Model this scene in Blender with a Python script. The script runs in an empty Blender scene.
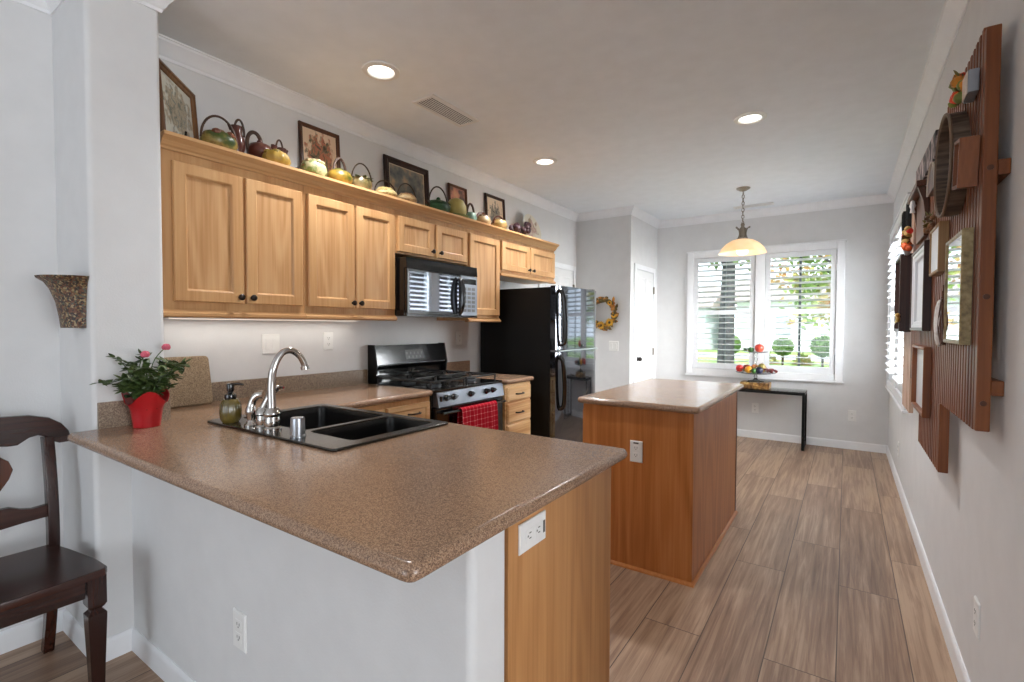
import bpy, bmesh, math, random
from mathutils import Vector, Matrix
PI = math.pi
R = math.radians
rnd = random.Random(7)
S = bpy.context.scene
C = S.collection

# ------------------------------------------------------------------ camera
cam = bpy.data.cameras.new('camera')
cam_o = bpy.data.objects.new('camera', cam); C.objects.link(cam_o)
cam.sensor_width = 36.0
cam.lens = 490.7562 / 1024 * 36.0
cam.clip_start = 0.02
yaw, pit, rol = R(34.2781), R(-1.6227), R(0.1672)
fw = Vector((-math.sin(yaw) * math.cos(pit), math.cos(yaw) * math.cos(pit), math.sin(pit)))
rt = Vector((math.cos(yaw), math.sin(yaw), 0)); up = rt.cross(fw)
r2 = rt * math.cos(rol) + up * math.sin(rol); u2 = up * math.cos(rol) - rt * math.sin(rol)
m = Matrix.Identity(4)
for i in range(3):
    m[i][0] = r2[i]; m[i][1] = u2[i]; m[i][2] = -fw[i]
m[2][3] = 1.3082
cam_o.matrix_world = m
S.camera = cam_o

# ------------------------------------------------------------------ view, sky, sun, daylight
S.view_settings.view_transform = 'Standard'
S.view_settings.look = 'None'
S.view_settings.gamma = 1.0
S.view_settings.use_curve_mapping = False
S.view_settings.exposure = 0.65
w = bpy.data.worlds.new('sky'); S.world = w; w.use_nodes = True
bg = w.node_tree.nodes['Background']
bg.inputs[0].default_value = (0.80, 0.90, 1.0, 1)
bg.inputs[1].default_value = 2.4


def lamp(name, kind, loc, power, color=(1, 1, 1), size=(1, 1), direction=None, **kw):
    l = bpy.data.lights.new(name, kind); l.energy = power; l.color = color
    if kind == 'AREA':
        l.shape = 'RECTANGLE'; l.size, l.size_y = size
    for k, v in kw.items():
        setattr(l, k, v)
    o = bpy.data.objects.new(name, l); C.objects.link(o); o.location = loc
    if direction is not None:
        o.rotation_euler = Vector(direction).to_track_quat('-Z', 'Y').to_euler()
    return o


lamp('sun', 'SUN', (0, 0, 20), 3.5, (1, .96, .9), direction=(-.45, .55, -.75), angle=R(1.0))
# added fill at unseen side and rear openings; daylight at kitchen's right window
lamp('fill_side', 'AREA', (5.55, -.20, 1.45), 95, (.97, .985, 1), (2.1, 2.1), (-1, .30, .9))
lamp('fill_rear', 'AREA', (-1.2, -4.15, 1.25), 3, (.97, .985, 1), (2.2, 2.1), (0, 1, .8))
lamp('daylight_right', 'AREA', (.70, 5.33, 1.60), 220, (.98, .99, 1), (1.7, 1.5), (-1, -.05, .1))


# ------------------------------------------------------------------ helpers
def lin(c):
    out = []
    for v in c[:3]:
        v = v / 255.0
        out.append(v / 12.92 if v <= 0.04045 else ((v + 0.055) / 1.055) ** 2.4)
    return (out[0], out[1], out[2], 1.0)


def new_mat(name):
    mt = bpy.data.materials.new(name); mt.use_nodes = True
    nt = mt.node_tree; nt.nodes.clear()
    out = nt.nodes.new('ShaderNodeOutputMaterial'); b = nt.nodes.new('ShaderNodeBsdfPrincipled')
    nt.links.new(b.outputs[0], out.inputs[0])
    return mt, nt, b


def N(nt, kind, **kw):
    n = nt.nodes.new(kind)
    for k, v in kw.items():
        if k.startswith('i_'):
            n.inputs[k[2:].replace('_', ' ')].default_value = v
        else:
            setattr(n, k, v)
    return n


def ramp(nt, fac, stops, interp='LINEAR'):
    r = nt.nodes.new('ShaderNodeValToRGB'); r.color_ramp.interpolation = interp
    e = r.color_ramp.elements
    while len(e) < len(stops):
        e.new(0.5)
    for k, (p, c) in enumerate(stops):
        e[k].position = p; e[k].color = lin(c)
    nt.links.new(fac, r.inputs[0])
    return r


def coords(nt, scale, kind='Object'):
    tc = nt.nodes.new('ShaderNodeTexCoord'); mp = nt.nodes.new('ShaderNodeMapping')
    mp.inputs['Scale'].default_value = scale
    nt.links.new(tc.outputs[kind], mp.inputs[0])
    return mp


def setb(b, rough, metal=0, spec=.5, coat=0, ior=1.5, trans=0):
    b.inputs['Roughness'].default_value = rough
    b.inputs['Metallic'].default_value = metal
    b.inputs['Specular IOR Level'].default_value = spec
    b.inputs['Coat Weight'].default_value = coat
    b.inputs['Coat Roughness'].default_value = .05
    b.inputs['IOR'].default_value = ior
    b.inputs['Transmission Weight'].default_value = trans


def plain(name, c, rough=.5, metal=0, spec=.5, coat=0, ior=1.5, bump=0, bscale=150, vary=.06, trans=0):
    """one paint, plastic, metal or glaze, with a faint procedural mottling"""
    mt, nt, b = new_mat(name); setb(b, rough, metal, spec, coat, ior, trans)
    mp = coords(nt, (1, 1, 1))
    n = N(nt, 'ShaderNodeTexNoise', i_Scale=9.0, i_Detail=3.0); nt.links.new(mp.outputs[0], n.inputs[0])
    lo = tuple(max(0, v * (1 - vary)) for v in c); hi = tuple(min(255, v * (1 + vary)) for v in c)
    r = ramp(nt, n.outputs[0], [(.3, lo), (.7, hi)]); nt.links.new(r.outputs[0], b.inputs['Base Color'])
    if bump:
        n2 = N(nt, 'ShaderNodeTexNoise', i_Scale=float(bscale), i_Detail=2.0); nt.links.new(mp.outputs[0], n2.inputs[0])
        bp = N(nt, 'ShaderNodeBump', i_Strength=bump, i_Distance=.002); nt.links.new(n2.outputs[0], bp.inputs['Height'])
        nt.links.new(bp.outputs[0], b.inputs['Normal'])
    return mt


def mottle(name, cols, scale=30, rough=.35, spec=.5, coat=0, bump=0, detail=4.0, kind='Object', stretch=(1, 1, 1)):
    """a glaze or print of several colours in soft patches"""
    mt, nt, b = new_mat(name); setb(b, rough, 0, spec, coat)
    mp = coords(nt, stretch, kind)
    n = N(nt, 'ShaderNodeTexNoise', i_Scale=float(scale), i_Detail=detail); nt.links.new(mp.outputs[0], n.inputs[0])
    k = len(cols)
    r = ramp(nt, n.outputs[0], [(.30 + .40 * i / max(1, k - 1), c) for i, c in enumerate(cols)])
    nt.links.new(r.outputs[0], b.inputs['Base Color'])
    if bump:
        bp = N(nt, 'ShaderNodeBump', i_Strength=bump, i_Distance=.004); nt.links.new(n.outputs[0], bp.inputs['Height'])
        nt.links.new(bp.outputs[0], b.inputs['Normal'])
    return mt


def speckle(name, cols, scale=260, rough=.3, coat=0):
    mt, nt, b = new_mat(name); setb(b, rough, 0, .5, coat)
    mp = coords(nt, (1, 1, 1))
    v = N(nt, 'ShaderNodeTexVoronoi', i_Scale=float(scale)); nt.links.new(mp.outputs[0], v.inputs['Vector'])
    sep = nt.nodes.new('ShaderNodeSeparateColor'); nt.links.new(v.outputs['Color'], sep.inputs[0])
    k = len(cols)
    r = ramp(nt, sep.outputs[0], [(i / k, c) for i, c in enumerate(cols)], 'CONSTANT')
    nt.links.new(r.outputs[0], b.inputs['Base Color'])
    return mt


def wood(name, dark, mid, light, axis='z', rough=.35, figure=1.0, spec=.4, fine=1.0):
    """long grain along one axis, with cathedral figure"""
    mt, nt, b = new_mat(name); setb(b, rough, 0, spec)
    s = {'z': (7, 7, .8), 'y': (7, .8, 7), 'x': (.8, 7, 7)}[axis]
    f = {'z': (90, 90, 2.5), 'y': (90, 2.5, 90), 'x': (2.5, 90, 90)}[axis]
    mp = coords(nt, s); mf = coords(nt, f)
    n = N(nt, 'ShaderNodeTexNoise', i_Scale=.55, i_Detail=2.0, i_Distortion=.3); nt.links.new(mp.outputs[0], n.inputs[0])
    mul = N(nt, 'ShaderNodeMath', operation='MULTIPLY'); mul.inputs[1].default_value = 22.0 * figure
    nt.links.new(n.outputs[0], mul.inputs[0])
    sn = N(nt, 'ShaderNodeMath', operation='SINE'); nt.links.new(mul.outputs[0], sn.inputs[0])
    n2 = N(nt, 'ShaderNodeTexNoise', i_Scale=1.0, i_Detail=4.0); nt.links.new(mf.outputs[0], n2.inputs[0])
    a = N(nt, 'ShaderNodeMath', operation='MULTIPLY_ADD'); a.inputs[1].default_value = .14; a.inputs[2].default_value = .14
    nt.links.new(sn.outputs[0], a.inputs[0])
    a2 = N(nt, 'ShaderNodeMath', operation='MULTIPLY_ADD'); a2.inputs[1].default_value = .72 * fine
    nt.links.new(n2.outputs[0], a2.inputs[0]); nt.links.new(a.outputs[0], a2.inputs[2])
    r = ramp(nt, a2.outputs[0], [(.25, dark), (.5, mid), (.8, light)])
    nt.links.new(r.outputs[0], b.inputs['Base Color'])
    return mt


class MB:
    def __init__(self):
        self.bm = bmesh.new()

    def _add(self, tmp):
        me = bpy.data.meshes.new('t'); tmp.to_mesh(me); tmp.free()
        self.bm.from_mesh(me); bpy.data.meshes.remove(me)

    def box(self, x0, x1, y0, y1, z0, z1, b=0, seg=2):
        t = bmesh.new()
        bmesh.ops.create_cube(t, size=1)
        for v in t.verts:
            v.co = Vector(((x0 + x1) / 2 + v.co.x * (x1 - x0), (y0 + y1) / 2 + v.co.y * (y1 - y0), (z0 + z1) / 2 + v.co.z * (z1 - z0)))
        if b:
            bmesh.ops.bevel(t, geom=list(t.edges), offset=b, segments=seg, profile=.5, affect='EDGES')
        self._add(t); return self

    def prism(self, pts, a, b, plane='xy', bev=0):
        """polygon pts in the plane, run from a to b along the third axis"""
        def P(u, v, k):
            return {'xy': (u, v, k), 'xz': (u, k, v), 'yz': (k, u, v)}[plane]
        t = bmesh.new()
        lo = [t.verts.new(P(u, v, a)) for u, v in pts]; hi = [t.verts.new(P(u, v, b)) for u, v in pts]
        n = len(pts)
        f1 = t.faces.new(lo); f2 = t.faces.new(hi)
        for i in range(n):
            t.faces.new((lo[i], lo[(i + 1) % n], hi[(i + 1) % n], hi[i]))
        bmesh.ops.recalc_face_normals(t, faces=list(t.faces))
        if bev:
            ed = [e for e in t.edges if (f1 in e.link_faces or f2 in e.link_faces)]
            bmesh.ops.bevel(t, geom=ed, offset=bev, segments=2, profile=.5, affect='EDGES')
        self._add(t); return self

    def lathe(self, prof, cx=0, cy=0, cz=0, n=24, sx=1, sy=1, lobes=0, depth=0, M=None, phase=0, cap=True):
        t = bmesh.new(); rings = []
        for r, z in prof:
            if r < 1e-5:
                rings.append([t.verts.new((0, 0, z))])
            else:
                ring = []
                for k in range(n):
                    a = 2 * PI * k / n + phase
                    rr = r * (1 + depth * abs(math.cos(lobes * a / 2)) - depth) if lobes else r
                    ring.append(t.verts.new((rr * math.cos(a) * sx, rr * math.sin(a) * sy, z)))
                rings.append(ring)
        for a, b in zip(rings, rings[1:]):
            for k in range(n):
                k2 = (k + 1) % n
                if len(a) == 1 and len(b) == 1:
                    break
                if len(a) == 1:
                    t.faces.new((a[0], b[k], b[k2]))
                elif len(b) == 1:
                    t.faces.new((a[k], a[k2], b[0]))
                else:
                    t.faces.new((a[k], a[k2], b[k2], b[k]))
        if cap and len(rings[0]) > 1:
            t.faces.new(rings[0])
        if cap and len(rings[-1]) > 1:
            t.faces.new(rings[-1])
        bmesh.ops.recalc_face_normals(t, faces=list(t.faces))
        if M is not None:
            bmesh.ops.transform(t, matrix=M, verts=list(t.verts))
        bmesh.ops.translate(t, verts=list(t.verts), vec=(cx, cy, cz))
        self._add(t); return self

    def tube(self, pts, r, n=8, closed=False, flat=1.0):
        pts = [Vector(p) for p in pts]; L = len(pts)
        rs = r if isinstance(r, (list, tuple)) else [r] * L
        t = bmesh.new(); rings = []
        prev = None
        for i, p in enumerate(pts):
            if closed:
                d = pts[(i + 1) % L] - pts[i - 1]
            else:
                d = pts[min(i + 1, L - 1)] - pts[max(i - 1, 0)]
            d.normalize()
            if prev is None:
                a = Vector((0, 0, 1)) if abs(d.z) < .9 else Vector((1, 0, 0))
                u = d.cross(a).normalized()
            else:
                u = (prev - d * prev.dot(d)).normalized()
            prev = u; v = d.cross(u)
            rings.append([t.verts.new(p + (u * math.cos(2 * PI * k / n) + v * math.sin(2 * PI * k / n) * flat) * rs[i]) for k in range(n)])
        for i in range(L if closed else L - 1):
            a, b = rings[i], rings[(i + 1) % L]
            for k in range(n):
                t.faces.new((a[k], a[(k + 1) % n], b[(k + 1) % n], b[k]))
        if not closed:
            t.faces.new(rings[0]); t.faces.new(rings[-1])
        bmesh.ops.recalc_face_normals(t, faces=list(t.faces))
        self._add(t); return self

    def ball(self, c, rx, ry=None, rz=None, u=14, v=9, jit=0, M=None):
        ry = rx if ry is None else ry; rz = rx if rz is None else rz
        t = bmesh.new(); bmesh.ops.create_uvsphere(t, u_segments=u, v_segments=v, radius=1)
        for q in t.verts:
            k = 1 + rnd.uniform(-jit, jit)
            q.co = Vector((q.co.x * rx * k, q.co.y * ry * k, q.co.z * rz * k))
        if M is not None:
            bmesh.ops.transform(t, matrix=M, verts=list(t.verts))
        bmesh.ops.translate(t, verts=list(t.verts), vec=c)
        self._add(t); return self

    def leaf(self, base, d, nrm, L, W, curl=.15):
        """a pointed leaf blade, folded along its midrib"""
        d = Vector(d).normalized(); nrm = Vector(nrm); s = d.cross(nrm)
        if s.length < 1e-4:
            s = d.cross(Vector((.3, .5, .8)))
        s.normalize(); nn = s.cross(d); b = Vector(base)
        mid = [b, b + d * L * .35 + nn * L * curl * .5, b + d * L * .7 + nn * L * curl * .45, b + d * L]
        lf = [b + d * L * .3 + s * W * .5, b + d * L * .65 + s * W * .42]
        rg = [b + d * L * .3 - s * W * .5, b + d * L * .65 - s * W * .42]
        V = [self.bm.verts.new(q) for q in mid]; l = [self.bm.verts.new(q) for q in lf]; r = [self.bm.verts.new(q) for q in rg]
        F = self.bm.faces.new
        F((V[0], V[1], l[0])); F((V[1], V[2], l[1], l[0])); F((V[2], V[3], l[1]))
        F((V[0], r[0], V[1])); F((V[1], r[0], r[1], V[2])); F((V[2], r[1], V[3]))
        return self

    def rect(self, O, U, V, Nn, wd, ht, loops, cap=True):
        """nested rectangles (inset, out) of a wd x ht face joined into one moulded surface"""
        O, U, V, Nn = Vector(O), Vector(U), Vector(V), Vector(Nn)
        t = self.bm; rings = []
        for ins, out in loops:
            rings.append([t.verts.new(O + U * a + V * b + Nn * out) for a, b in
                          ((ins, ins), (wd - ins, ins), (wd - ins, ht - ins), (ins, ht - ins))])
        for a, b in zip(rings, rings[1:]):
            for k in range(4):
                t.faces.new((a[k], a[(k + 1) % 4], b[(k + 1) % 4], b[k]))
        t.faces.new(tuple(reversed(rings[0])))
        if cap:
            t.faces.new(rings[-1])
        return self

    def xf(self, M):
        bmesh.ops.transform(self.bm, matrix=M, verts=list(self.bm.verts)); return self

    def build(self, name, mat, parent=None, smooth=True, angle=38):
        bm = self.bm
        if parent is None:
            if bm.verts:
                xs = [v.co.x for v in bm.verts]; ys = [v.co.y for v in bm.verts]; zs = [v.co.z for v in bm.verts]
                base = Vector(((min(xs) + max(xs)) / 2, (min(ys) + max(ys)) / 2, min(zs)))
            else:
                base = Vector((0, 0, 0))
        else:
            base = BASE[parent.name]
        bmesh.ops.translate(bm, verts=list(bm.verts), vec=-base)
        me = bpy.data.meshes.new(name); bm.to_mesh(me); bm.free()
        me.materials.append(mat)
        o = bpy.data.objects.new(name, me); C.objects.link(o)
        if smooth:
            me.shade_smooth(); me.set_sharp_from_angle(angle=R(angle))
        if smooth is True:
            wn = o.modifiers.new('weighted_normal', 'WEIGHTED_NORMAL'); wn.keep_sharp = True
        if smooth == 'slab':
            for f in me.polygons:
                if abs(f.normal.z) > .999:
                    f.use_smooth = False
        if parent is not None:
            o.parent = parent
        else:
            o.location = base
        BASE[o.name] = base
        return o


BASE = {}


def tag(o, label, cat, group=None):
    o['label'] = label; o['category'] = cat
    if group:
        o['group'] = group
    return o


def thing(name, label, cat, loc=(0, 0, 0), group=None):
    o = bpy.data.objects.new(name, None); C.objects.link(o)
    o.empty_display_size = .05
    o.location = loc; BASE[o.name] = Vector(loc)
    return tag(o, label, cat, group)


def struct(o):
    o['kind'] = 'structure'; return o


def dup(root, loc, rotz=None, label=None):
    r = root.copy(); C.objects.link(r); r.location = loc
    BASE[r.name] = Vector(loc)
    if rotz is not None:
        r.rotation_euler = (0, 0, rotz)
    if label:
        r['label'] = label
    for ch in list(root.children):
        c = ch.copy(); C.objects.link(c); c.parent = r
        for g in list(ch.children):
            d = g.copy(); C.objects.link(d); d.parent = c
    return r


def arc(c, rx, rz, a0, a1, n, plane='yz'):
    out = []
    for k in range(n + 1):
        a = R(a0 + (a1 - a0) * k / n)
        p, q = rx * math.cos(a), rz * math.sin(a)
        out.append({'yz': (c[0], c[1] + p, c[2] + q), 'xz': (c[0] + p, c[1], c[2] + q), 'xy': (c[0] + p, c[1] + q, c[2])}[plane])
    return out


def spline(pts, n=6):
    P = [Vector(p) for p in pts]; out = []
    for i in range(len(P) - 1):
        p0, p1, p2, p3 = P[max(i - 1, 0)], P[i], P[i + 1], P[min(i + 2, len(P) - 1)]
        for k in range(n):
            t = k / n
            out.append(.5 * ((2 * p1) + (-p0 + p2) * t + (2 * p0 - 5 * p1 + 4 * p2 - p3) * t * t + (-p0 + 3 * p1 - 3 * p2 + p3) * t ** 3))
    out.append(P[-1]); return out


def slab(outline, holes, z0, z1, bev, corner=0):
    """flat top with rounded edges: a filled 2-D curve, extruded and bevelled, as an MB"""
    def rounded(p, rad):
        if not rad:
            return p
        o = []; n = len(p)
        for i in range(n):
            a, b, c = Vector(p[i - 1]), Vector(p[i]), Vector(p[(i + 1) % n])
            d1 = (a - b).normalized(); d2 = (c - b).normalized()
            s, e = b + d1 * rad, b + d2 * rad
            for k in range(5):
                t = k / 4
                o.append(tuple((s * (1 - t) ** 2 + b * 2 * t * (1 - t) + e * t * t)))
        return o
    cu = bpy.data.curves.new('c', 'CURVE'); cu.dimensions = '2D'; cu.fill_mode = 'BOTH'
    for pl in [rounded(outline, corner)] + [rounded(h, .03) for h in holes]:
        sp = cu.splines.new('POLY'); sp.points.add(len(pl) - 1)
        for q, (x, y) in zip(sp.points, pl):
            q.co = (x, y, 0, 1)
        sp.use_cyclic_u = True
    cu.extrude = (z1 - z0) / 2 - bev; cu.bevel_depth = bev; cu.bevel_resolution = 3; cu.offset = -bev
    o = bpy.data.objects.new('c', cu); C.objects.link(o)
    dg = bpy.context.evaluated_depsgraph_get()
    me = bpy.data.meshes.new_from_object(o.evaluated_get(dg))
    bpy.data.objects.remove(o); bpy.data.curves.remove(cu)
    mb = MB(); mb.bm.from_mesh(me); bpy.data.meshes.remove(me)
    bmesh.ops.remove_doubles(mb.bm, verts=list(mb.bm.verts), dist=1e-5)
    bmesh.ops.translate(mb.bm, verts=list(mb.bm.verts), vec=(0, 0, (z0 + z1) / 2))
    return mb


def sweep(path, prof, closed=False):
    """moulding: profile (distance off the wall, height) run along a plan path whose room side is on the left, mitred at corners"""
    mb = MB(); t = mb.bm; n = len(path); P = [Vector(p) for p in path]; rings = []
    def nrm(a, b):
        d = (b - a).normalized(); return Vector((-d.y, d.x))
    for i in range(n):
        if closed:
            n1, n2 = nrm(P[i - 1], P[i]), nrm(P[i], P[(i + 1) % n])
        else:
            n1 = nrm(P[max(i - 1, 0)], P[max(i, 1)]); n2 = nrm(P[min(i, n - 2)], P[min(i + 1, n - 1)])
        mv = (n1 + n2) / (1 + n1.dot(n2))
        rings.append([t.verts.new((P[i].x + mv.x * o, P[i].y + mv.y * o, z)) for o, z in prof])
    k = len(prof)
    for i in range(n if closed else n - 1):
        a, b = rings[i], rings[(i + 1) % n]
        for j in range(k):
            t.faces.new((a[j], a[(j + 1) % k], b[(j + 1) % k], b[j]))
    if not closed:
        t.faces.new(rings[0]); t.faces.new(rings[-1])
    bmesh.ops.recalc_face_normals(t, faces=list(t.faces))
    return mb


# ------------------------------------------------------------------ materials
M = {}
M['wall'] = plain('wall_paint', (222, 222, 222), .75, 0, .25, bump=.25, bscale=170, vary=.01)
M['ceil'] = plain('ceiling_paint', (238, 243, 248), .85, 0, .2, bump=.25, bscale=120, vary=.01)
M['trim'] = plain('trim_paint', (238, 239, 241), .4, 0, .4, vary=.01)
M['door'] = plain('door_paint', (228, 228, 228), .4, 0, .4, vary=.01)
M['louver'] = plain('shutter_paint', (228, 230, 233), .45, 0, .4, vary=.01)
M['maple'] = wood('maple', (184, 136, 88), (198, 152, 103), (208, 165, 117), 'z', .38)
M['maple_y'] = wood('maple_rail', (184, 136, 88), (198, 152, 103), (208, 165, 117), 'y', .38, .6)
M['ply'] = wood('maple_panel', (178, 130, 82), (196, 150, 103), (206, 164, 118), 'z', .4, 2.6)
M['honey'] = wood('honey_panel', (166, 101, 51), (184, 116, 62), (198, 132, 78), 'z', .33, 2.4)
M['honey_y'] = wood('honey_trim', (170, 105, 55), (186, 119, 65), (199, 134, 79), 'y', .33, .7)
M['endply'] = wood('end_panel', (178, 124, 74), (192, 138, 86), (203, 151, 99), 'z', .38, 2.4)
M['drawer'] = wood('hickory', (188, 134, 82), (218, 176, 124), (234, 200, 154), 'y', .4, 1.2)
M['counter'] = speckle('counter_speckle', [(130, 103, 84), (166, 134, 108), (146, 116, 94), (180, 148, 121), (158, 126, 101), (138, 110, 90), (172, 140, 114), (110, 87, 72)], 470, .2)
M['splash'] = speckle('splash_speckle', [(128, 110, 92), (152, 134, 114), (140, 122, 102), (168, 150, 130), (118, 100, 84)], 330, .4)
M['board'] = speckle('board_speckle', [(140, 118, 92), (168, 146, 116), (154, 132, 104), (180, 158, 130), (130, 108, 84)], 330, .45)
M['black'] = plain('black_enamel', (14, 14, 15), .12, 0, .6, coat=.4, vary=.05)
M['blackmat'] = plain('black_textured', (11, 11, 11), .5, 0, .3, bump=.2, bscale=400, vary=.05)
M['iron'] = plain('cast_iron', (20, 20, 20), .38, .2, .6, bump=.2, bscale=300)
M['glassblk'] = plain('black_glass', (168, 172, 180), .03, 1.0, .8, vary=.02)
M['doorblk'] = plain('gloss_black_door', (96, 99, 106), .06, .95, .8, coat=.3, vary=.02)
M['steel'] = plain('brushed_steel', (176, 180, 186), .28, .9, .5, vary=.03)
M['silver'] = plain('panel_silver', (128, 132, 140), .3, .9, .5, vary=.04)
M['chrome'] = plain('chrome', (200, 196, 192), .07, 1.0, .5, vary=.01)
M['sink'] = plain('black_sink', (22, 21, 20), .3, 0, .5, vary=.08)
M['sinkrim'] = plain('sink_rim', (40, 36, 29), .2, .1, .6, vary=.05)
M['knob'] = plain('dark_bronze', (40, 32, 28), .35, .6, .5)
M['white'] = plain('white_plastic', (236, 236, 234), .35, 0, .5, vary=.01)
M['slot'] = plain('slot_grey', (90, 88, 86), .6)
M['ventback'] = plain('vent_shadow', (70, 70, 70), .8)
M['mahog'] = wood('mahogany', (34, 15, 11), (48, 22, 15), (64, 32, 22), 'z', .25, 1.0, .5)
M['mahog_y'] = wood('mahogany_rail', (34, 15, 11), (50, 24, 17), (66, 34, 24), 'y', .25, 1.0, .5)
M['rack'] = wood('stained_slats', (96, 52, 30), (124, 72, 44), (148, 94, 62), 'z', .4, .8)
M['rackend'] = wood('stained_post', (104, 54, 22), (124, 68, 30), (142, 84, 42), 'z', .4, 1.2)
M['pale_wood'] = wood('pale_board', (176, 140, 116), (200, 166, 142), (212, 180, 156), 'z', .45, .8)
M['tan_wood'] = wood('tan_frame', (140, 104, 66), (160, 124, 82), (176, 140, 98), 'z', .45, .8)
M['dark_wood'] = wood('dark_frame', (38, 20, 14), (54, 29, 20), (70, 40, 28), 'z', .35, .8)
M['walnut'] = wood('walnut_frame', (62, 34, 20), (84, 48, 28), (104, 62, 38), 'z', .38, .8)
M['gold'] = mottle('gold_leaf', [(116, 98, 64), (150, 130, 88), (172, 152, 110)], 60, .4)
M['mirror'] = plain('mirror_glass', (226, 230, 234), .02, 1.0, .5, vary=.005)
M['red'] = plain('red_foil', (172, 17, 25), .4, 0, .5, vary=.1)
M['soil'] = mottle('soil', [(40, 28, 20), (66, 48, 34)], 90, .95)
M['leafg'] = mottle('rose_leaf', [(30, 46, 18), (60, 80, 36), (92, 108, 56)], 40, .5)
M['rose'] = plain('rose_petal', (206, 92, 112), .6, vary=.12)
M['stem'] = plain('green_stem', (70, 92, 44), .6)
M['olive'] = mottle('olive_glaze', [(74, 62, 22), (98, 84, 34), (120, 104, 48)], 26, .15, .6, .5)
M['pebble'] = speckle('pebbles', [(66, 40, 30), (120, 96, 60), (52, 44, 40), (104, 70, 50), (150, 130, 96), (84, 84, 70), (44, 34, 30), (96, 56, 36)], 170, .5)
M['lampglass'] = plain('alabaster_glass', (242, 224, 196), .35, 0, .5, vary=.05)
def shade_mat():
    mt = bpy.data.materials.new('alabaster'); mt.use_nodes = True
    nt = mt.node_tree; nt.nodes.clear(); out = nt.nodes.new('ShaderNodeOutputMaterial')
    mp = coords(nt, (1, 1, 1)); n = N(nt, 'ShaderNodeTexNoise', i_Scale=8.0, i_Detail=4.0); nt.links.new(mp.outputs[0], n.inputs[0])
    r = ramp(nt, n.outputs[0], [(.3, (250, 228, 196)), (.7, (255, 242, 222))])
    d = nt.nodes.new('ShaderNodeBsdfDiffuse'); tl = nt.nodes.new('ShaderNodeBsdfTranslucent'); e = nt.nodes.new('ShaderNodeEmission')
    m1 = nt.nodes.new('ShaderNodeMixShader'); m1.inputs[0].default_value = .5; ad = nt.nodes.new('ShaderNodeAddShader')
    for q in (d, tl, e):
        nt.links.new(r.outputs[0], q.inputs[0])
    e.inputs[1].default_value = .05
    nt.links.new(d.outputs[0], m1.inputs[1]); nt.links.new(tl.outputs[0], m1.inputs[2])
    nt.links.new(m1.outputs[0], ad.inputs[0]); nt.links.new(e.outputs[0], ad.inputs[1]); nt.links.new(ad.outputs[0], out.inputs[0])
    return mt


M['lampglass'] = shade_mat()
M['brass'] = plain('aged_nickel', (138, 130, 118), .3, .9)
M['glass'] = None


def clear_glass(name, tint, spec=.9):
    mt = bpy.data.materials.new(name); mt.use_nodes = True
    nt = mt.node_tree; nt.nodes.clear()
    out = nt.nodes.new('ShaderNodeOutputMaterial'); mx = nt.nodes.new('ShaderNodeMixShader')
    tr = nt.nodes.new('ShaderNodeBsdfTransparent'); gl = nt.nodes.new('ShaderNodeBsdfGlossy')
    tr.inputs[0].default_value = tint; gl.inputs['Roughness'].default_value = .02
    fr = nt.nodes.new('ShaderNodeFresnel'); fr.inputs[0].default_value = 1.45
    nt.links.new(fr.outputs[0], mx.inputs[0]); nt.links.new(tr.outputs[0], mx.inputs[1]); nt.links.new(gl.outputs[0], mx.inputs[2])
    nt.links.new(mx.outputs[0], out.inputs[0])
    return mt


M['glass'] = clear_glass('window_glass', (.97, .98, .98, 1))
M['tint'] = clear_glass('table_glass', (.92, .95, .94, 1))


def emit(name, c, s):
    mt = bpy.data.materials.new(name); mt.use_nodes = True
    nt = mt.node_tree; nt.nodes.clear()
    out = nt.nodes.new('ShaderNodeOutputMaterial'); e = nt.nodes.new('ShaderNodeEmission')
    e.inputs[0].default_value = lin(c); e.inputs[1].default_value = s
    nt.links.new(e.outputs[0], out.inputs[0]); return mt


M['bulb'] = emit('lamp_lens', (255, 246, 232), 3.0)
M['striplens'] = emit('strip_lens', (255, 240, 220), 1.0)
M['warm_bulb'] = emit('pendant_bulb', (255, 232, 196), 3.0)


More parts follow.
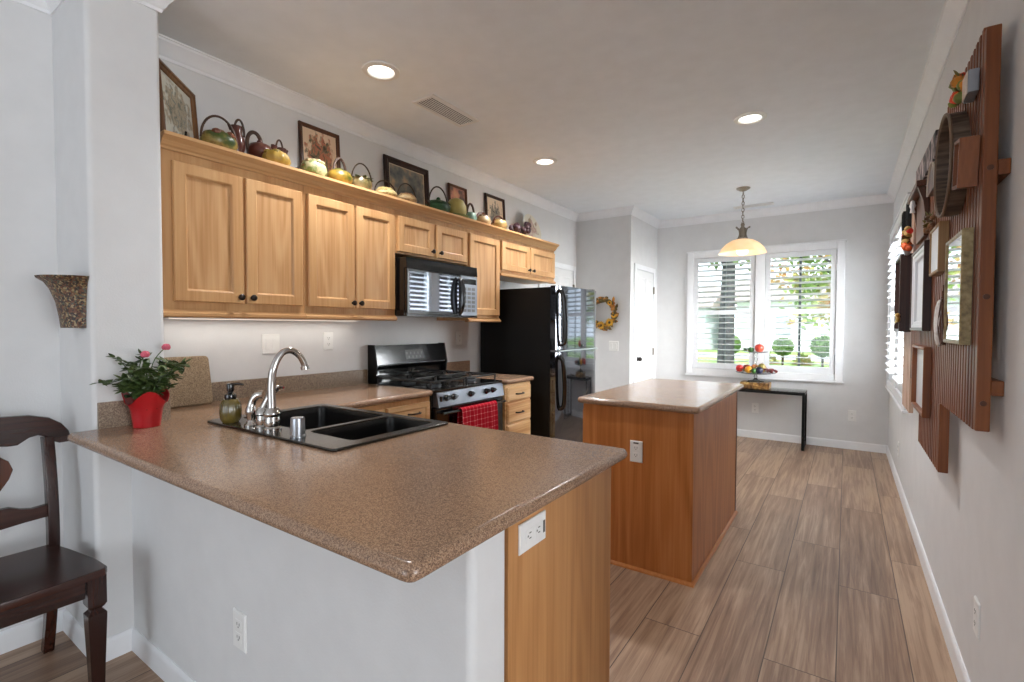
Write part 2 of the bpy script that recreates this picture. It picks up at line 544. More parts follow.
def floor_mat():
    mt, nt, b = new_mat('plank_floor'); setb(b, .38, 0, .45)
    tc = nt.nodes.new('ShaderNodeTexCoord'); sep = nt.nodes.new('ShaderNodeSeparateXYZ'); cmb = nt.nodes.new('ShaderNodeCombineXYZ')
    nt.links.new(tc.outputs['Object'], sep.inputs[0])
    ax = N(nt, 'ShaderNodeMath', operation='ADD'); ax.inputs[1].default_value = 24 * .2395 + .010
    nt.links.new(sep.outputs[0], ax.inputs[0])
    ay = N(nt, 'ShaderNodeMath', operation='ADD'); ay.inputs[1].default_value = 20.3
    nt.links.new(sep.outputs[1], ay.inputs[0])
    nt.links.new(ay.outputs[0], cmb.inputs[0]); nt.links.new(ax.outputs[0], cmb.inputs[1])
    br = N(nt, 'ShaderNodeTexBrick', offset=.37, i_Scale=1.0, i_Mortar_Size=.0022, i_Mortar_Smooth=.1, i_Bias=0.0, i_Brick_Width=1.32, i_Row_Height=.2395)
    br.inputs['Color1'].default_value = (0, 0, 0, 1); br.inputs['Color2'].default_value = (1, 1, 1, 1); br.inputs['Mortar'].default_value = (.5, .5, .5, 1)
    nt.links.new(cmb.outputs[0], br.inputs['Vector'])
    off = N(nt, 'ShaderNodeVectorMath', operation='MULTIPLY_ADD')
    off.inputs[1].default_value = (0, 0, 13.0)
    nt.links.new(br.outputs['Color'], off.inputs[0]); nt.links.new(tc.outputs['Object'], off.inputs[2])
    mp = nt.nodes.new('ShaderNodeMapping'); mp.inputs['Scale'].default_value = (48, 1.8, 1); nt.links.new(off.outputs[0], mp.inputs[0])
    g = N(nt, 'ShaderNodeTexNoise', i_Scale=1.0, i_Detail=6.0, i_Roughness=.65, i_Distortion=.6); nt.links.new(mp.outputs[0], g.inputs[0])
    mp2 = nt.nodes.new('ShaderNodeMapping'); mp2.inputs['Scale'].default_value = (5, .9, 1); nt.links.new(off.outputs[0], mp2.inputs[0])
    g2 = N(nt, 'ShaderNodeTexNoise', i_Scale=1.0, i_Detail=3.0); nt.links.new(mp2.outputs[0], g2.inputs[0])
    s1 = N(nt, 'ShaderNodeMath', operation='MULTIPLY_ADD'); s1.inputs[1].default_value = .55
    nt.links.new(g2.outputs[0], s1.inputs[0]); nt.links.new(g.outputs[0], s1.inputs[2])
    s2 = N(nt, 'ShaderNodeMath', operation='MULTIPLY_ADD'); s2.inputs[1].default_value = .16
    nt.links.new(br.outputs['Color'], s2.inputs[0]); nt.links.new(s1.outputs[0], s2.inputs[2])
    r = ramp(nt, s2.outputs[0], [(.50, (102, 77, 61)), (.80, (146, 117, 96)), (1.10, (178, 150, 125))])
    mx = N(nt, 'ShaderNodeMix', data_type='RGBA'); nt.links.new(br.outputs['Fac'], mx.inputs[0])
    nt.links.new(r.outputs[0], mx.inputs[6]); mx.inputs[7].default_value = lin((84, 66, 56))
    nt.links.new(mx.outputs[2], b.inputs['Base Color'])
    return mt


M['floor'] = floor_mat()


def plaid():
    mt, nt, b = new_mat('red_plaid'); setb(b, .9, 0, .1)
    tc = nt.nodes.new('ShaderNodeTexCoord'); sep = nt.nodes.new('ShaderNodeSeparateXYZ'); nt.links.new(tc.outputs['Object'], sep.inputs[0])
    outs = []
    for ax, fr in ((1, 26.0), (2, 28.0)):
        a = N(nt, 'ShaderNodeMath', operation='MULTIPLY'); a.inputs[1].default_value = fr; nt.links.new(sep.outputs[ax], a.inputs[0])
        f = N(nt, 'ShaderNodeMath', operation='FRACT'); nt.links.new(a.outputs[0], f.inputs[0])
        g = N(nt, 'ShaderNodeMath', operation='LESS_THAN'); g.inputs[1].default_value = .13; nt.links.new(f.outputs[0], g.inputs[0])
        outs.append(g)
    ad = N(nt, 'ShaderNodeMath', operation='ADD'); nt.links.new(outs[0].outputs[0], ad.inputs[0]); nt.links.new(outs[1].outputs[0], ad.inputs[1])
    h = N(nt, 'ShaderNodeMath', operation='MULTIPLY'); h.inputs[1].default_value = .5; nt.links.new(ad.outputs[0], h.inputs[0])
    r = ramp(nt, h.outputs[0], [(0, (172, 22, 40)), (.5, (206, 84, 92)), (1, (232, 190, 186))]); nt.links.new(r.outputs[0], b.inputs['Base Color'])
    return mt


M['plaid'] = plaid()


def print_mat(name, bgc, cols, scale=7, size=2.0, centre=(0, .5, .45), flat=(0, 1, 1)):
    """a small still life: soft patches of colour gathered round the middle of a plain ground"""
    mt, nt, b = new_mat(name); setb(b, .35, 0, .5)
    mp = coords(nt, flat, 'Generated')
    n = N(nt, 'ShaderNodeTexNoise', i_Scale=float(scale), i_Detail=4.0, i_Distortion=.7); nt.links.new(mp.outputs[0], n.inputs[0])
    k = len(cols)
    r = ramp(nt, n.outputs[0], [(.34 + .32 * i / max(1, k - 1), c) for i, c in enumerate(cols)])
    d = N(nt, 'ShaderNodeVectorMath', operation='DISTANCE'); d.inputs[1].default_value = centre
    nt.links.new(mp.outputs[0], d.inputs[0])
    n3 = N(nt, 'ShaderNodeTexNoise', i_Scale=scale * .9, i_Detail=3.0); nt.links.new(mp.outputs[0], n3.inputs[0])
    a = N(nt, 'ShaderNodeMath', operation='MULTIPLY_ADD'); a.inputs[1].default_value = size; nt.links.new(d.outputs[1], a.inputs[0]); nt.links.new(n3.outputs[0], a.inputs[2])
    g = N(nt, 'ShaderNodeMapRange'); g.inputs[1].default_value = .88; g.inputs[2].default_value = 1.0; nt.links.new(a.outputs[0], g.inputs[0])
    mx = N(nt, 'ShaderNodeMix', data_type='RGBA'); nt.links.new(g.outputs[0], mx.inputs[0]); nt.links.new(r.outputs[0], mx.inputs[6])
    mx.inputs[7].default_value = lin(bgc); nt.links.new(mx.outputs[2], b.inputs['Base Color'])
    return mt


# ------------------------------------------------------------------ the room
XL, XR, YF, YW, YK, XK, XW = -2.768, .377, 6.418, .64, 5.46, -2.07, -2.37
YWB, YREAR, ZC = .885, -4.1, 2.69
XE, YE = 5.5, 1.0      # living area to the right of and behind the camera
T = .12
struct(MB().box(XL - T, XR + T, YE, YF + T, -.08, 0).box(XL - T, XE + T, YREAR - T, YE, -.08, 0).build('floor', M['floor'], smooth=False))
fl = bpy.data.objects['floor']
# keep plank layout tied to world x, y
off = fl.location.copy(); fl.location = (0, 0, 0)
for v in fl.data.vertices:
    v.co += off
struct(MB().box(XL - T, XR + T, YE, YF + T, ZC, ZC + .1).box(XL - T, XE + T, YREAR - T, YE, ZC, ZC + .1).box(XR + T, XE + T, YE, YE + T, ZC, ZC + .1).build('ceiling', M['ceil'], smooth=False))
struct(MB().box(XL - T, XL, YREAR, YF, 0, ZC).build('wall_left', M['wall'], smooth=False))


def rounded_wall(x0, x1, y0, y1, z0, z1, rad):
    """wall block with bullnosed vertical corners on the +x side"""
    p = [(x0, y0)]
    for k in range(7):
        a = R(-90 + 15 * k); p.append((x1 - rad + rad * math.cos(a), y0 + rad + rad * math.sin(a)))
    for k in range(7):
        a = R(15 * k); p.append((x1 - rad + rad * math.cos(a), y1 - rad + rad * math.sin(a)))
    p.append((x0, y1))
    return MB().prism(p, z0, z1, 'xy')


struct(rounded_wall(XL, XW, YW, YWB, 0, ZC, .02).build('wall_column', M['wall']))
struct(rounded_wall(XW, -.61, .757, .882, 0, .872, .02).build('wall_peninsula', M['wall']))
struct(MB().box(XL, XK, YK, YF, 0, ZC).build('wall_pantry', M['wall'], smooth=False))


def holed_wall(name, axis, at, thick, a0, a1, holes):
    """wall with openings; axis 'x' runs along x at y=at, axis 'y' runs along y at x=at"""
    mb = MB()
    def bx(p, q, z0, z1):
        if q - p < 1e-4 or z1 - z0 < 1e-4:
            return
        if axis == 'x':
            mb.box(p, q, at, at + thick, z0, z1)
        else:
            mb.box(at, at + thick, p, q, z0, z1)
    cur = a0
    for h0, h1, z0, z1 in sorted(holes):
        bx(cur, h0, 0, ZC); bx(h0, h1, 0, z0); bx(h0, h1, z1, ZC); cur = h1
    bx(cur, a1, 0, ZC)
    return struct(mb.build(name, M['wall'], smooth=False))


FW = (-1.60, -.10, .80, 2.17)       # far window opening x0 x1 z0 z1
RW = (4.50, 6.17, .80, 2.17)        # right window opening y0 y1 z0 z1
holed_wall('wall_far', 'x', YF, T, XL, XR + T, [FW])
holed_wall('wall_right', 'y', XR, T, YE, YF, [RW])
holed_wall('wall_rear', 'x', YREAR - T, T, XL, XE + T, [(-2.35, -.05, 0, 2.25)])
holed_wall('wall_side', 'y', XE, T, YREAR, YE + T, [(-1.30, .88, .4, 2.5)])
struct(MB().box(XR + T, XE, YE, YE + T, 0, ZC).build('wall_divider', M['wall'], smooth=False))

crown = [(0, ZC - .088), (.006, ZC - .088), (.008, ZC - .074), (.016, ZC - .066), (.022, ZC - .052), (.040, ZC - .030), (.052, ZC - .018), (.054, ZC - .008), (.060, ZC - .006), (.060, ZC), (0, ZC)]
path = [(XE, YREAR), (XE, YE), (XR, YE), (XR, YF), (XK, YF), (XK, YK), (XL, YK), (XL, YWB), (XW, YWB), (XW, YW), (XL, YW), (XL, YREAR)]
struct(sweep(path, crown, True).build('trim_1', M['trim'], angle=25))
bb = [(0, 0), (.013, 0), (.013, .070), (.009, .080), (.004, .086), (0, .086)]
struct(sweep([(XE, YE), (XR, YE), (XR, YF - .013)], bb).build('baseboard_right', M['trim'], angle=25))
struct(sweep([(XR, YF), (XK, YF)], bb).build('baseboard_far', M['trim'], angle=25))
struct(sweep([(XK, YK), (XL, YK)], bb).build('baseboard_pantry', M['trim'], angle=25))
struct(sweep([(-.61, .757), (XW, .757), (XW, YW), (XL, YW), (XL, YREAR)], bb).build('baseboard_left', M['trim'], angle=25))


# ---- windows with plantation shutters
def shutter_window(name, U0, U1, z0, z1, face, out, panels, glass_off, tilt_up, tilt_lo, muntin, slat_w):
    """face(u, d, z): u along the wall, d out from the wall into the room"""
    def bx(mb, u0, u1, d0, d1, za, zb, b=0):
        p, q = face(u0, d0, za), face(u1, d1, zb)
        lo = [min(p[i], q[i]) for i in range(3)]; hi = [max(p[i], q[i]) for i in range(3)]
        mb.box(lo[0], hi[0], lo[1], hi[1], lo[2], hi[2], b)
    fr = MB(); cw = .075
    bx(fr, U0 - cw, U0, 0, .035, z0 - cw, z1 + cw, .006); bx(fr, U1, U1 + cw, 0, .035, z0 - cw, z1 + cw, .006)
    bx(fr, U0, U1, 0, .035, z1, z1 + cw, .006); bx(fr, U0, U1, 0, .035, z0 - cw, z0, .006)
    bx(fr, U0 - cw - .012, U1 + cw + .012, 0, .045, z0 - cw - .016, z0 - cw, .004)
    bx(fr, U0 - cw - .012, U1 + cw + .012, 0, .045, z1 + cw, z1 + cw + .016, .004)
    mid = (panels[0][1] + panels[1][0]) / 2; mw = (panels[1][0] - panels[0][1]) / 2
    bx(fr, mid - mw + .006, mid + mw - .006, -.06, .030, z0, z1, .004)
    root = struct(fr.build(name, M['trim']))
    gl = MB(); bx(gl, U0, U1, -glass_off - .004, -glass_off, z0, z1)
    gl.build('glass_pane', M['glass'], root, smooth=False)
    sash = MB()
    for a, b in panels:
        for u in (a - .02, b - .02):
            bx(sash, u, u + .04, -glass_off - .03, -glass_off + .02, z0, z1)
        bx(sash, a, b, -glass_off - .03, -glass_off + .02, z0, z0 + .04); bx(sash, a, b, -glass_off - .03, -glass_off + .02, z1 - .04, z1)
        if muntin:
            c = (a + b) / 2
            bx(sash, c - .012, c + .012, -glass_off - .02, -glass_off + .015, z0, z1)
    sash.build('sash', M['sash'], root)
    zm = 1.495
    for a, b in panels:
        st = MB(); sw = .05
        bx(st, a, a + sw, -.012, .018, z0 + .003, z1 - .003, .003); bx(st, b - sw, b, -.012, .018, z0 + .003, z1 - .003, .003)
        bx(st, a + sw, b - sw, -.012, .018, z0 + .003, z0 + .075, .003); bx(st, a + sw, b - sw, -.012, .018, z1 - .06, z1 - .003, .003)
        bx(st, a + sw, b - sw, -.012, .018, zm - .028, zm + .028, .003)
        # small hinges on the outer stile
        for hz in (z0 + .25, z1 - .2):
            ue = a - .004 if a < mid else b + .004
            bx(st, ue - .006, ue + .006, .015, .024, hz - .035, hz + .035)
        p = st.build('shutter_panel', M['louver'], root)
        for za, zb, tl in ((z0 + .075, zm - .028, tilt_lo), (zm + .028, z1 - .06, tilt_up)):
            lv = MB(); n = round((zb - za) / .0665); pitch = (zb - za) / n
            for k in range(n):
                zc = za + pitch * (k + .5)
                prof = []
                for j in range(12):
                    an = 2 * PI * j / 12
                    d, z = slat_w / 2 * math.cos(an), .0065 * math.sin(an)
                    ct, sn_ = math.cos(tl), math.sin(tl)
                    prof.append((d * ct - z * sn_ + .003, d * sn_ + z * ct + zc))
                lo = [lv.bm.verts.new(face(a + sw + .002, d, z)) for d, z in prof]
                hi = [lv.bm.verts.new(face(b - sw - .002, d, z)) for d, z in prof]
                for j in range(12):
                    lv.bm.faces.new((lo[j], lo[(j + 1) % 12], hi[(j + 1) % 12], hi[j]))
                lv.bm.faces.new(lo); lv.bm.faces.new(hi)
            bmesh.ops.recalc_face_normals(lv.bm, faces=list(lv.bm.faces))
            lv.build('louvers', M['louver'], p)
    return root


M['sash'] = plain('grey_sash', (92, 100, 104), .5)
shutter_window('window_1', FW[0], FW[1], FW[2], FW[3], lambda u, d, z: (u, YF - d, z), 1,
               [(-1.597, -.905), (-.79, -.103)], .085, R(16), R(3), True, .063)
shutter_window('window_2', RW[0], RW[1], RW[2], RW[3], lambda u, d, z: (XR - d, u, z), 1,
               [(4.503, 5.27), (5.40, 6.167)], .085, R(-16), R(-10), True, .112)


# ---- doors
def panel_door(name, face, u0, u1, zt, knob_u, hinge_u):
    def bx(mb, a, b, d0, d1, za, zb, bv=0):
        p, q = face(a, d0, za), face(b, d1, zb)
        lo = [min(p[i], q[i]) for i in range(3)]; hi = [max(p[i], q[i]) for i in range(3)]
        mb.box(lo[0], hi[0], lo[1], hi[1], lo[2], hi[2], bv)
    fr = MB()
    bx(fr, u0 - .06, u0, .001, .018, 0, zt + .06, .004); bx(fr, u1, u1 + .06, .001, .018, 0, zt + .06, .004); bx(fr, u0, u1, .001, .018, zt, zt + .06, .004)
    root = struct(fr.build(name, M['trim']))
    lf = MB(); wd = u1 - u0 - .008
    p0 = face(u0 + .004, .001, .008); p1 = face(u0 + 1.004, .001, .008); p2 = face(u0 + .004, 1.001, .008)
    O = Vector(p0); U = Vector(p1) - O; Nn = Vector(p2) - O
    bx(lf, u0 + .004, u1 - .004, .001, .008, .008, zt - .004)
    for (a, b) in ((.10, .47), (.53, .90)):
        for za, zb in ((.20, .80), (.98, 1.55), (1.66, 1.90)):
            lf.rect(O + U * (a * wd) + Vector((0, 0, za)) + Nn * .007, U, (0, 0, 1), Nn, (b - a) * wd, zb - za,
                    [(0, 0), (0, .002), (.012, .008), (.03, .002), (.045, .006)])
    lf.build('door_leaf', M['door'], root)
    kb = MB(); c = Vector(face(knob_u, .04, .93))
    kb.ball(c, .026); q = Vector(face(knob_u, .0, .93)); kb.tube([q, c], .011)
    bx(kb, knob_u - .022, knob_u + .022, .008, .014, .905, .955)
    kb.build('door_knob', M['knob'], root)
    hg = MB()
    for z in (.25, 1.0, 1.78):
        bx(hg, hinge_u - .012, hinge_u + .012, .006, .024, z - .045, z + .045)
    hg.build('hinge', M['brass'], root)
    return root


panel_door('door_1', lambda u, d, z: (XK + d, u, z), 5.62, 6.24, 2.0, 5.69, 6.245)
panel_door('door_2', lambda u, d, z: (XL + d, u, z), 4.62, 5.36, 1.99, 4.70, 5.365)


# ------------------------------------------------------------------ ceiling fittings
def can_light(x, y, label):
    t = thing('recessed_light', label, 'ceiling light', (x, y, ZC), 'recessed ceiling lights')
    MB().lathe([(.070, -.001), (.100, -.001), (.098, -.008), (.072, -.012), (.066, -.004)], x, y, ZC, 36, cap=False).build('trim_ring', M['white'], t)
    MB().lathe([(0, -.0035), (.068, -.0035), (.068, -.001), (0, -.001)], x, y, ZC, 32).build('lens', M['bulb'], t)
    lamp('can_lamp', 'SPOT', (x, y, ZC - .03), 56, (.97, .985, 1), direction=(0, 0, -1), spot_size=R(140), spot_blend=.8, shadow_soft_size=.07)
    return t


can_light(-2.10, 1.82, 'round recessed light in the ceiling nearest the left cabinets, before the air vent')
can_light(-2.10, 3.56, 'round recessed light in the ceiling in front of the refrigerator, beyond the air vent')
can_light(-.55, 3.58, 'round recessed light in the ceiling above the kitchen island')


def vent(name, label, x0, x1, y0, y1, along, n):
    t = thing(name, label, 'vent', ((x0 + x1) / 2, (y0 + y1) / 2, ZC), None)
    f = MB(); b = .022
    f.box(x0, x0 + b, y0, y1, ZC - .010, ZC - .0005, .003); f.box(x1 - b, x1, y0, y1, ZC - .010, ZC - .0005, .003)
    f.box(x0 + b, x1 - b, y0, y0 + b, ZC - .010, ZC - .0005, .003); f.box(x0 + b, x1 - b, y1 - b, y1, ZC - .010, ZC - .0005, .003)
    f.build('vent_frame', M['white'], t)
    MB().box(x0 + b, x1 - b, y0 + b, y1 - b, ZC - .0025, ZC - .0005).build('backing', M['ventback'], t)
    s = MB()
    for k in range(n):
        if along == 'x':
            yy = y0 + b + (y1 - y0 - 2 * b) * (k + .5) / n
            s.prism([(yy - .004, ZC - .0075), (yy - .002, ZC - .0085), (yy + .003, ZC - .005), (yy + .001, ZC - .004)], x0 + b, x1 - b, 'yz')
        else:
            xx = x0 + b + (x1 - x0 - 2 * b) * (k + .5) / n
            s.prism([(xx - .004, ZC - .0075), (xx - .002, ZC - .0085), (xx + .003, ZC - .005), (xx + .001, ZC - .004)], y0 + b, y1 - b, 'xz')
    s.build('slats', M['white'], t)


vent('air_vent', 'white rectangular air vent in the ceiling between two recessed lights', -2.23, -2.05, 2.17, 2.62, 'y', 8)
vent('linear_vent', 'narrow slotted air vent in the ceiling behind the pendant lamp', -1.10, -.69, 6.09, 6.19, 'x', 4)


def pendant():
    x, y = -.87, 5.33
    t = thing('pendant_lamp', 'white glass pendant lamp hanging on a chain before the far window', 'lamp', (x, y, ZC))
    MB().lathe([(0, -.001), (.065, -.001), (.06, -.012), (.03, -.028), (.008, -.034), (0, -.034)], x, y, ZC, 28).build('canopy', M['brass'], t)
    c = MB(); z = ZC - .034; k = 0
    while z > 2.33:
        ring = []
        for a in range(12):
            p = R(30 * a); u, v = .011 * math.cos(p), .021 * math.sin(p)
            ring.append((x + (u if k % 2 else 0), y + (0 if k % 2 else u), z - .018 + v))
        c.tube(ring, .0034, 5, True); z -= .033; k += 1
    c.build('chain', M['brass'], t)
    cord = [(x + .008 * math.sin(i * 1.1), y + .008 * math.cos(i * 1.1), ZC - .03 - i * .0195) for i in range(20)]
    MB().tube(cord, .003, 5).build('cord', M['white'], t)
    f = MB().lathe([(0, 2.345), (.012, 2.345), (.02, 2.33), (.014, 2.31), (.03, 2.29), (.034, 2.24), (.03, 2.2), (.052, 2.192), (.055, 2.180), (0, 2.178)], x, y, 0, 20)
    for k in range(5):
        a = 2 * PI * k / 5
        f.tube(spline([(x + r * math.cos(a), y + r * math.sin(a), z) for r, z in ((.045, 2.19), (.030, 2.235), (.042, 2.285), (.066, 2.305), (.060, 2.29))], 4), .006, 6)
    f.build('fitter', M['brass'], t)
    prof = [(.05, 2.186), (.10, 2.172), (.15, 2.142), (.19, 2.10), (.215, 2.052), (.219, 2.048), (.216, 2.05), (.185, 2.098), (.145, 2.136), (.098, 2.165), (.05, 2.178)]
    MB().lathe(prof, x, y, 0, 48, cap=False).build('lamp_shade', M['lampglass'], t)
    MB().lathe([(0, 2.030), (.03, 2.033), (.05, 2.048), (.055, 2.075), (.03, 2.12), (0, 2.13)], x, y, 0, 24).build('bulb', M['warm_bulb'], t)
    lamp('pendant_bulb_light', 'POINT', (x, y, 2.005), 2.2, (1, .86, .66), shadow_soft_size=.05)


pendant()


# ------------------------------------------------------------------ wall cabinets
def shaker(parent_or_none, x, y0, y1, z0, z1, wm, pm, parent, name='door', sw=.052):
    d = MB().rect((x, y0, z0), (0, 1, 0), (0, 0, 1), (1, 0, 0), y1 - y0, z1 - z0,
                  [(0, 0), (0, .015), (.004, .020), (sw - .004, .020), (sw, .018), (sw + .006, .010), (sw + .006, .006)], cap=False)
    o = d.build(name, wm, parent, smooth=False)
    MB().rect((x, y0, z0), (0, 1, 0), (0, 0, 1), (1, 0, 0), y1 - y0, z1 - z0,
              [(sw + .004, .004), (sw + .004, .009), (sw + .010, .0095)]).build('panel', pm, o, smooth=False)
    return o


def round_knob(parent, x, y, z, r=.015):
    return MB().lathe([(0, 0), (.007, 0), (.006, .012), (r, .018), (r, .025), (r * .6, .030), (0, .031)], 0, 0, 0, 16,
                      M=Matrix.Rotation(R(90), 4, 'Y')).xf(Matrix.Translation((x, y, z))).build('knob', M['knob'], parent)


XB = -2.445   # face of cabinet boxes


def wall_cabinet(label, y0, y1, z0, doors, zd0, zd1, rail, group='maple wall cabinets'):
    t = thing('wall_cabinet', label, 'cabinet', ((XL + XB) / 2, (y0 + y1) / 2, z0), group)
    MB().box(XL + .002, XB, y0, y1, z0 + .03, 2.10, .0015).build('cabinet_box', M['maple'], t, smooth=False)
    for (a, b, kn) in doors:
        d = shaker(None, XB + .001, a, b, zd0, zd1, M['maple'], M['ply'], t)
        if kn is not None:
            round_knob(d, XB + .021, kn, zd0 + .03 if zd1 - zd0 > .3 else zd0 + .035)
    if rail:
        MB().prism([(XL + .004, z0 + .03), (XL + .004, z0 + .012), (XB - .02, z0 + .012), (XB - .02, z0), (XB + .012, z0), (XB + .022, z0 + .006), (XB + .022, z0 + .018), (XB + .010, z0 + .024), (XB + .006, z0 + .034), (XB, z0 + .034), (XB, z0 + .03)], y0, y1, 'xz').build('light_rail', M['maple_y'], t, smooth=False)
    return t


wall_cabinet('tall maple wall cabinet with two doors beside the white column, leftmost of the row', .900, 1.574, 1.348, [(.944, 1.244, 1.222), (1.258, 1.556, 1.280)], 1.418, 2.030, True)
wall_cabinet('tall maple wall cabinet with two doors just left of the microwave', 1.576, 2.226, 1.348, [(1.592, 1.897, 1.876), (1.909, 2.213, 1.930)], 1.418, 2.030, True)
wall_cabinet('short maple wall cabinet with two doors directly above the microwave', 2.228, 2.962, 1.760, [(2.243, 2.580, 2.552), (2.606, 2.945, 2.634)], 1.802, 2.036, False)
wall_cabinet('tall single-door maple wall cabinet between microwave and refrigerator', 2.964, 3.388, 1.348, [(2.980, 3.374, 3.005)], 1.402, 2.038, True)
wall_cabinet('short maple wall cabinet with two doors above the black refrigerator', 3.390, 4.335, 1.742, [(3.405, 3.850, 3.822), (3.868, 4.318, 3.896)], 1.795, 2.042, True)

cr = [(XB - .01, 2.072), (XB + .012, 2.072), (XB + .016, 2.082), (XB + .024, 2.088), (XB + .034, 2.104), (XB + .052, 2.116), (XB + .060, 2.120), (XB + .060, 2.134), (XB - .01, 2.134)]
cmb = sweep([(XB - .01, 4.335), (XB - .01, .900)], [(o - (XB - .01), z) for o, z in cr])
cmb.box(XL + .004, XB - .009, .900, 4.335, 2.1005, 2.134)
tag(cmb.build('cabinet_crown', M['maple_y'], smooth=False), 'long maple crown moulding and top board running above all wall cabinets', 'moulding')
ZT = 2.1345

# under-cabinet strip lamps
for (ya, yb, lb) in ((1.0, 2.1, 'slim under-cabinet strip lamp beneath the two left wall cabinets'),):
    t = thing('strip_lamp', lb, 'lamp', (XL + .10, (ya + yb) / 2, 1.3595))
    MB().box(XL + .07, XL + .13, ya, yb, 1.345, 1.3595, .003).build('lamp_housing', M['white'], t)
    MB().box(XL + .078, XL + .122, ya + .02, yb - .02, 1.343, 1.3449).build('lamp_lens', M['striplens'], t)
    lamp('strip_light', 'AREA', (XL + .10, (ya + yb) / 2, 1.338), .55, (1, .95, .88), (.05, yb - ya), (0, 0, -1))


# ------------------------------------------------------------------ microwave
def microwave():
    x1, y0, y1, z0, z1 = -2.335, 2.230, 2.960, 1.378, 1.7585
    t = thing('microwave', 'black over-the-range microwave with mirrored door under the short cabinet', 'microwave', ((XL + x1) / 2, (y0 + y1) / 2, z0))
    MB().box(XL + .004, x1 - .03, y0, y1, z0, z1, .004).build('body', M['black'], t)
    MB().prism([(x1 - .030, 1.690), (x1 - .004, 1.690), (x1 - .010, z1), (x1 - .030, z1)], y0, y1, 'xz').build('top_grille', M['black'], t)
    d = MB().box(x1 - .0295, x1 - .002, y0 + .002, 2.765, z0 + .014, 1.688, .006).build('door', M['black'], t)
    MB().box(x1 - .0018, x1, y0 + .022, 2.745, z0 + .034, 1.676, .0008).build('door_glass', M['glassblk'], d)
    h = []
    for k in range(17):
        a = R(-80 + 160 * k / 16)
        h.append((x1 + .006 + .034 * math.cos(a), 2.728, 1.532 + .128 * math.sin(a) / math.sin(R(80))))
    MB().tube(h, [.010 + .010 * math.sin(PI * k / 16) for k in range(17)], 10, flat=1.5).build('handle', M['black'], d)
    p = MB().box(x1 - .0295, x1 - .002, 2.768, y1 - .002, z0 + .014, 1.688, .006).build('control_panel', M['silver'], t)
    MB().box(x1 - .0018, x1 - .0004, 2.785, y1 - .02, 1.625, 1.665).build('display', M['black'], p)
    b = MB()
    for r in range(6):
        for c in range(3):
            b.box(x1 - .0018, x1 - .0002, 2.790 + c * .050, 2.826 + c * .050, 1.42 + r * .032, 1.441 + r * .032, .0006)
    b.build('keypad', M['slot'], p)
    MB().box(x1 - .03, x1 - .004, y0, y1, z0, z0 + .012, .002).build('bottom_strip', M['black'], t)


microwave()


# ------------------------------------------------------------------ counters and base cabinets
ctz0, ctz1 = .880, .914
ct = slab([(XW, .558), (-.578, .558), (-.578, 1.533), (-2.117, 1.533), (-2.117, 2.248), (XL + .002, 2.248), (XL + .002, YWB + .002), (XW, YWB + .002)],
          [[(-2.140, .975), (-2.140, 1.472), (-1.345, 1.472), (-1.345, .975)]], ctz0, ctz1, .0165, .028)
cto = tag(ct.build('countertop', M['counter'], None, 'slab', 60), 'L-shaped speckled brown peninsula countertop holding the sink', 'countertop')
MB().box(XL + .002, XL + .022, .890, 2.248, ctz1 - .002, 1.012, .003).build('backsplash', M['splash'], cto)
MB().box(XW + .001, XW + .020, .652, .893, ctz1 - .002, 1.014, .003).build('backsplash', M['splash'], cto)
cs = slab([(XL + .002, 2.996), (-2.072, 2.996), (-2.072, 3.372), (XL + .002, 3.372)], [], ctz0, ctz1, .0165, .028)
cso = tag(cs.build('countertop', M['counter'], None, 'slab', 60), 'short speckled brown countertop between stove and refrigerator', 'countertop')
MB().box(XL + .002, XL + .022, 2.996, 3.372, ctz1 - .002, 1.012, .003).build('backsplash', M['counter'], cso)


def bar_pull(parent, x, y, z, L=.095):
    return MB().tube(spline([(x, y - L / 2, z), (x + .022, y - L / 2 + .012, z), (x + .026, y, z), (x + .022, y + L / 2 - .012, z), (x, y + L / 2, z)], 5), .0055, 8).build('pull', M['knob'], parent)


# run beside the stove
xb = -2.150
t = thing('base_cabinet', 'maple base cabinet with drawers under the counter left of the stove', 'cabinet', ((XL + xb) / 2, 1.87, 0), 'maple base cabinets')
MB().box(XL + .004, xb, 1.535, 2.240, .10, .874, .001).build('cabinet_box', M['maple'], t, smooth=False)
MB().box(XL + .004, xb - .06, 1.535, 2.240, 0, .10).build('toe_kick', M['dark_wood'], t, smooth=False)
for a, b in ((1.56, 1.865), (1.885, 2.225)):
    d = shaker(None, xb + .001, a, b, .705, .845, M['drawer'], M['drawer'], t, 'drawer', .03); bar_pull(d, xb + .020, (a + b) / 2 + .03, .79)
    d = shaker(None, xb + .001, a, b, .13, .685, M['drawer'], M['drawer'], t, 'door'); round_knob(d, xb + .021, (a if a > 1.7 else b) + (.03 if a > 1.7 else -.03), .64)
xb = -2.105
t = thing('base_cabinet', 'narrow hickory drawer cabinet between stove and refrigerator', 'cabinet', ((XL + xb) / 2, 3.17, 0), 'maple base cabinets')
MB().box(XL + .004, xb, 2.998, 3.350, .10, .874, .001).build('cabinet_box', M['drawer'], t, smooth=False)
MB().box(XL + .004, xb - .06, 2.998, 3.350, 0, .10).build('toe_kick', M['dark_wood'], t, smooth=False)
for za, zb in ((.745, .850), (.580, .728), (.360, .563), (.13, .343)):
    d = MB().rect((xb + .001, 3.012, za), (0, 1, 0), (0, 0, 1), (1, 0, 0), .325, zb - za, [(0, 0), (0, .012), (.012, .020), (.022, .020)]).build('drawer', M['drawer'], t, smooth=False)
    bar_pull(d, xb + .020, 3.16, (za + zb) / 2)

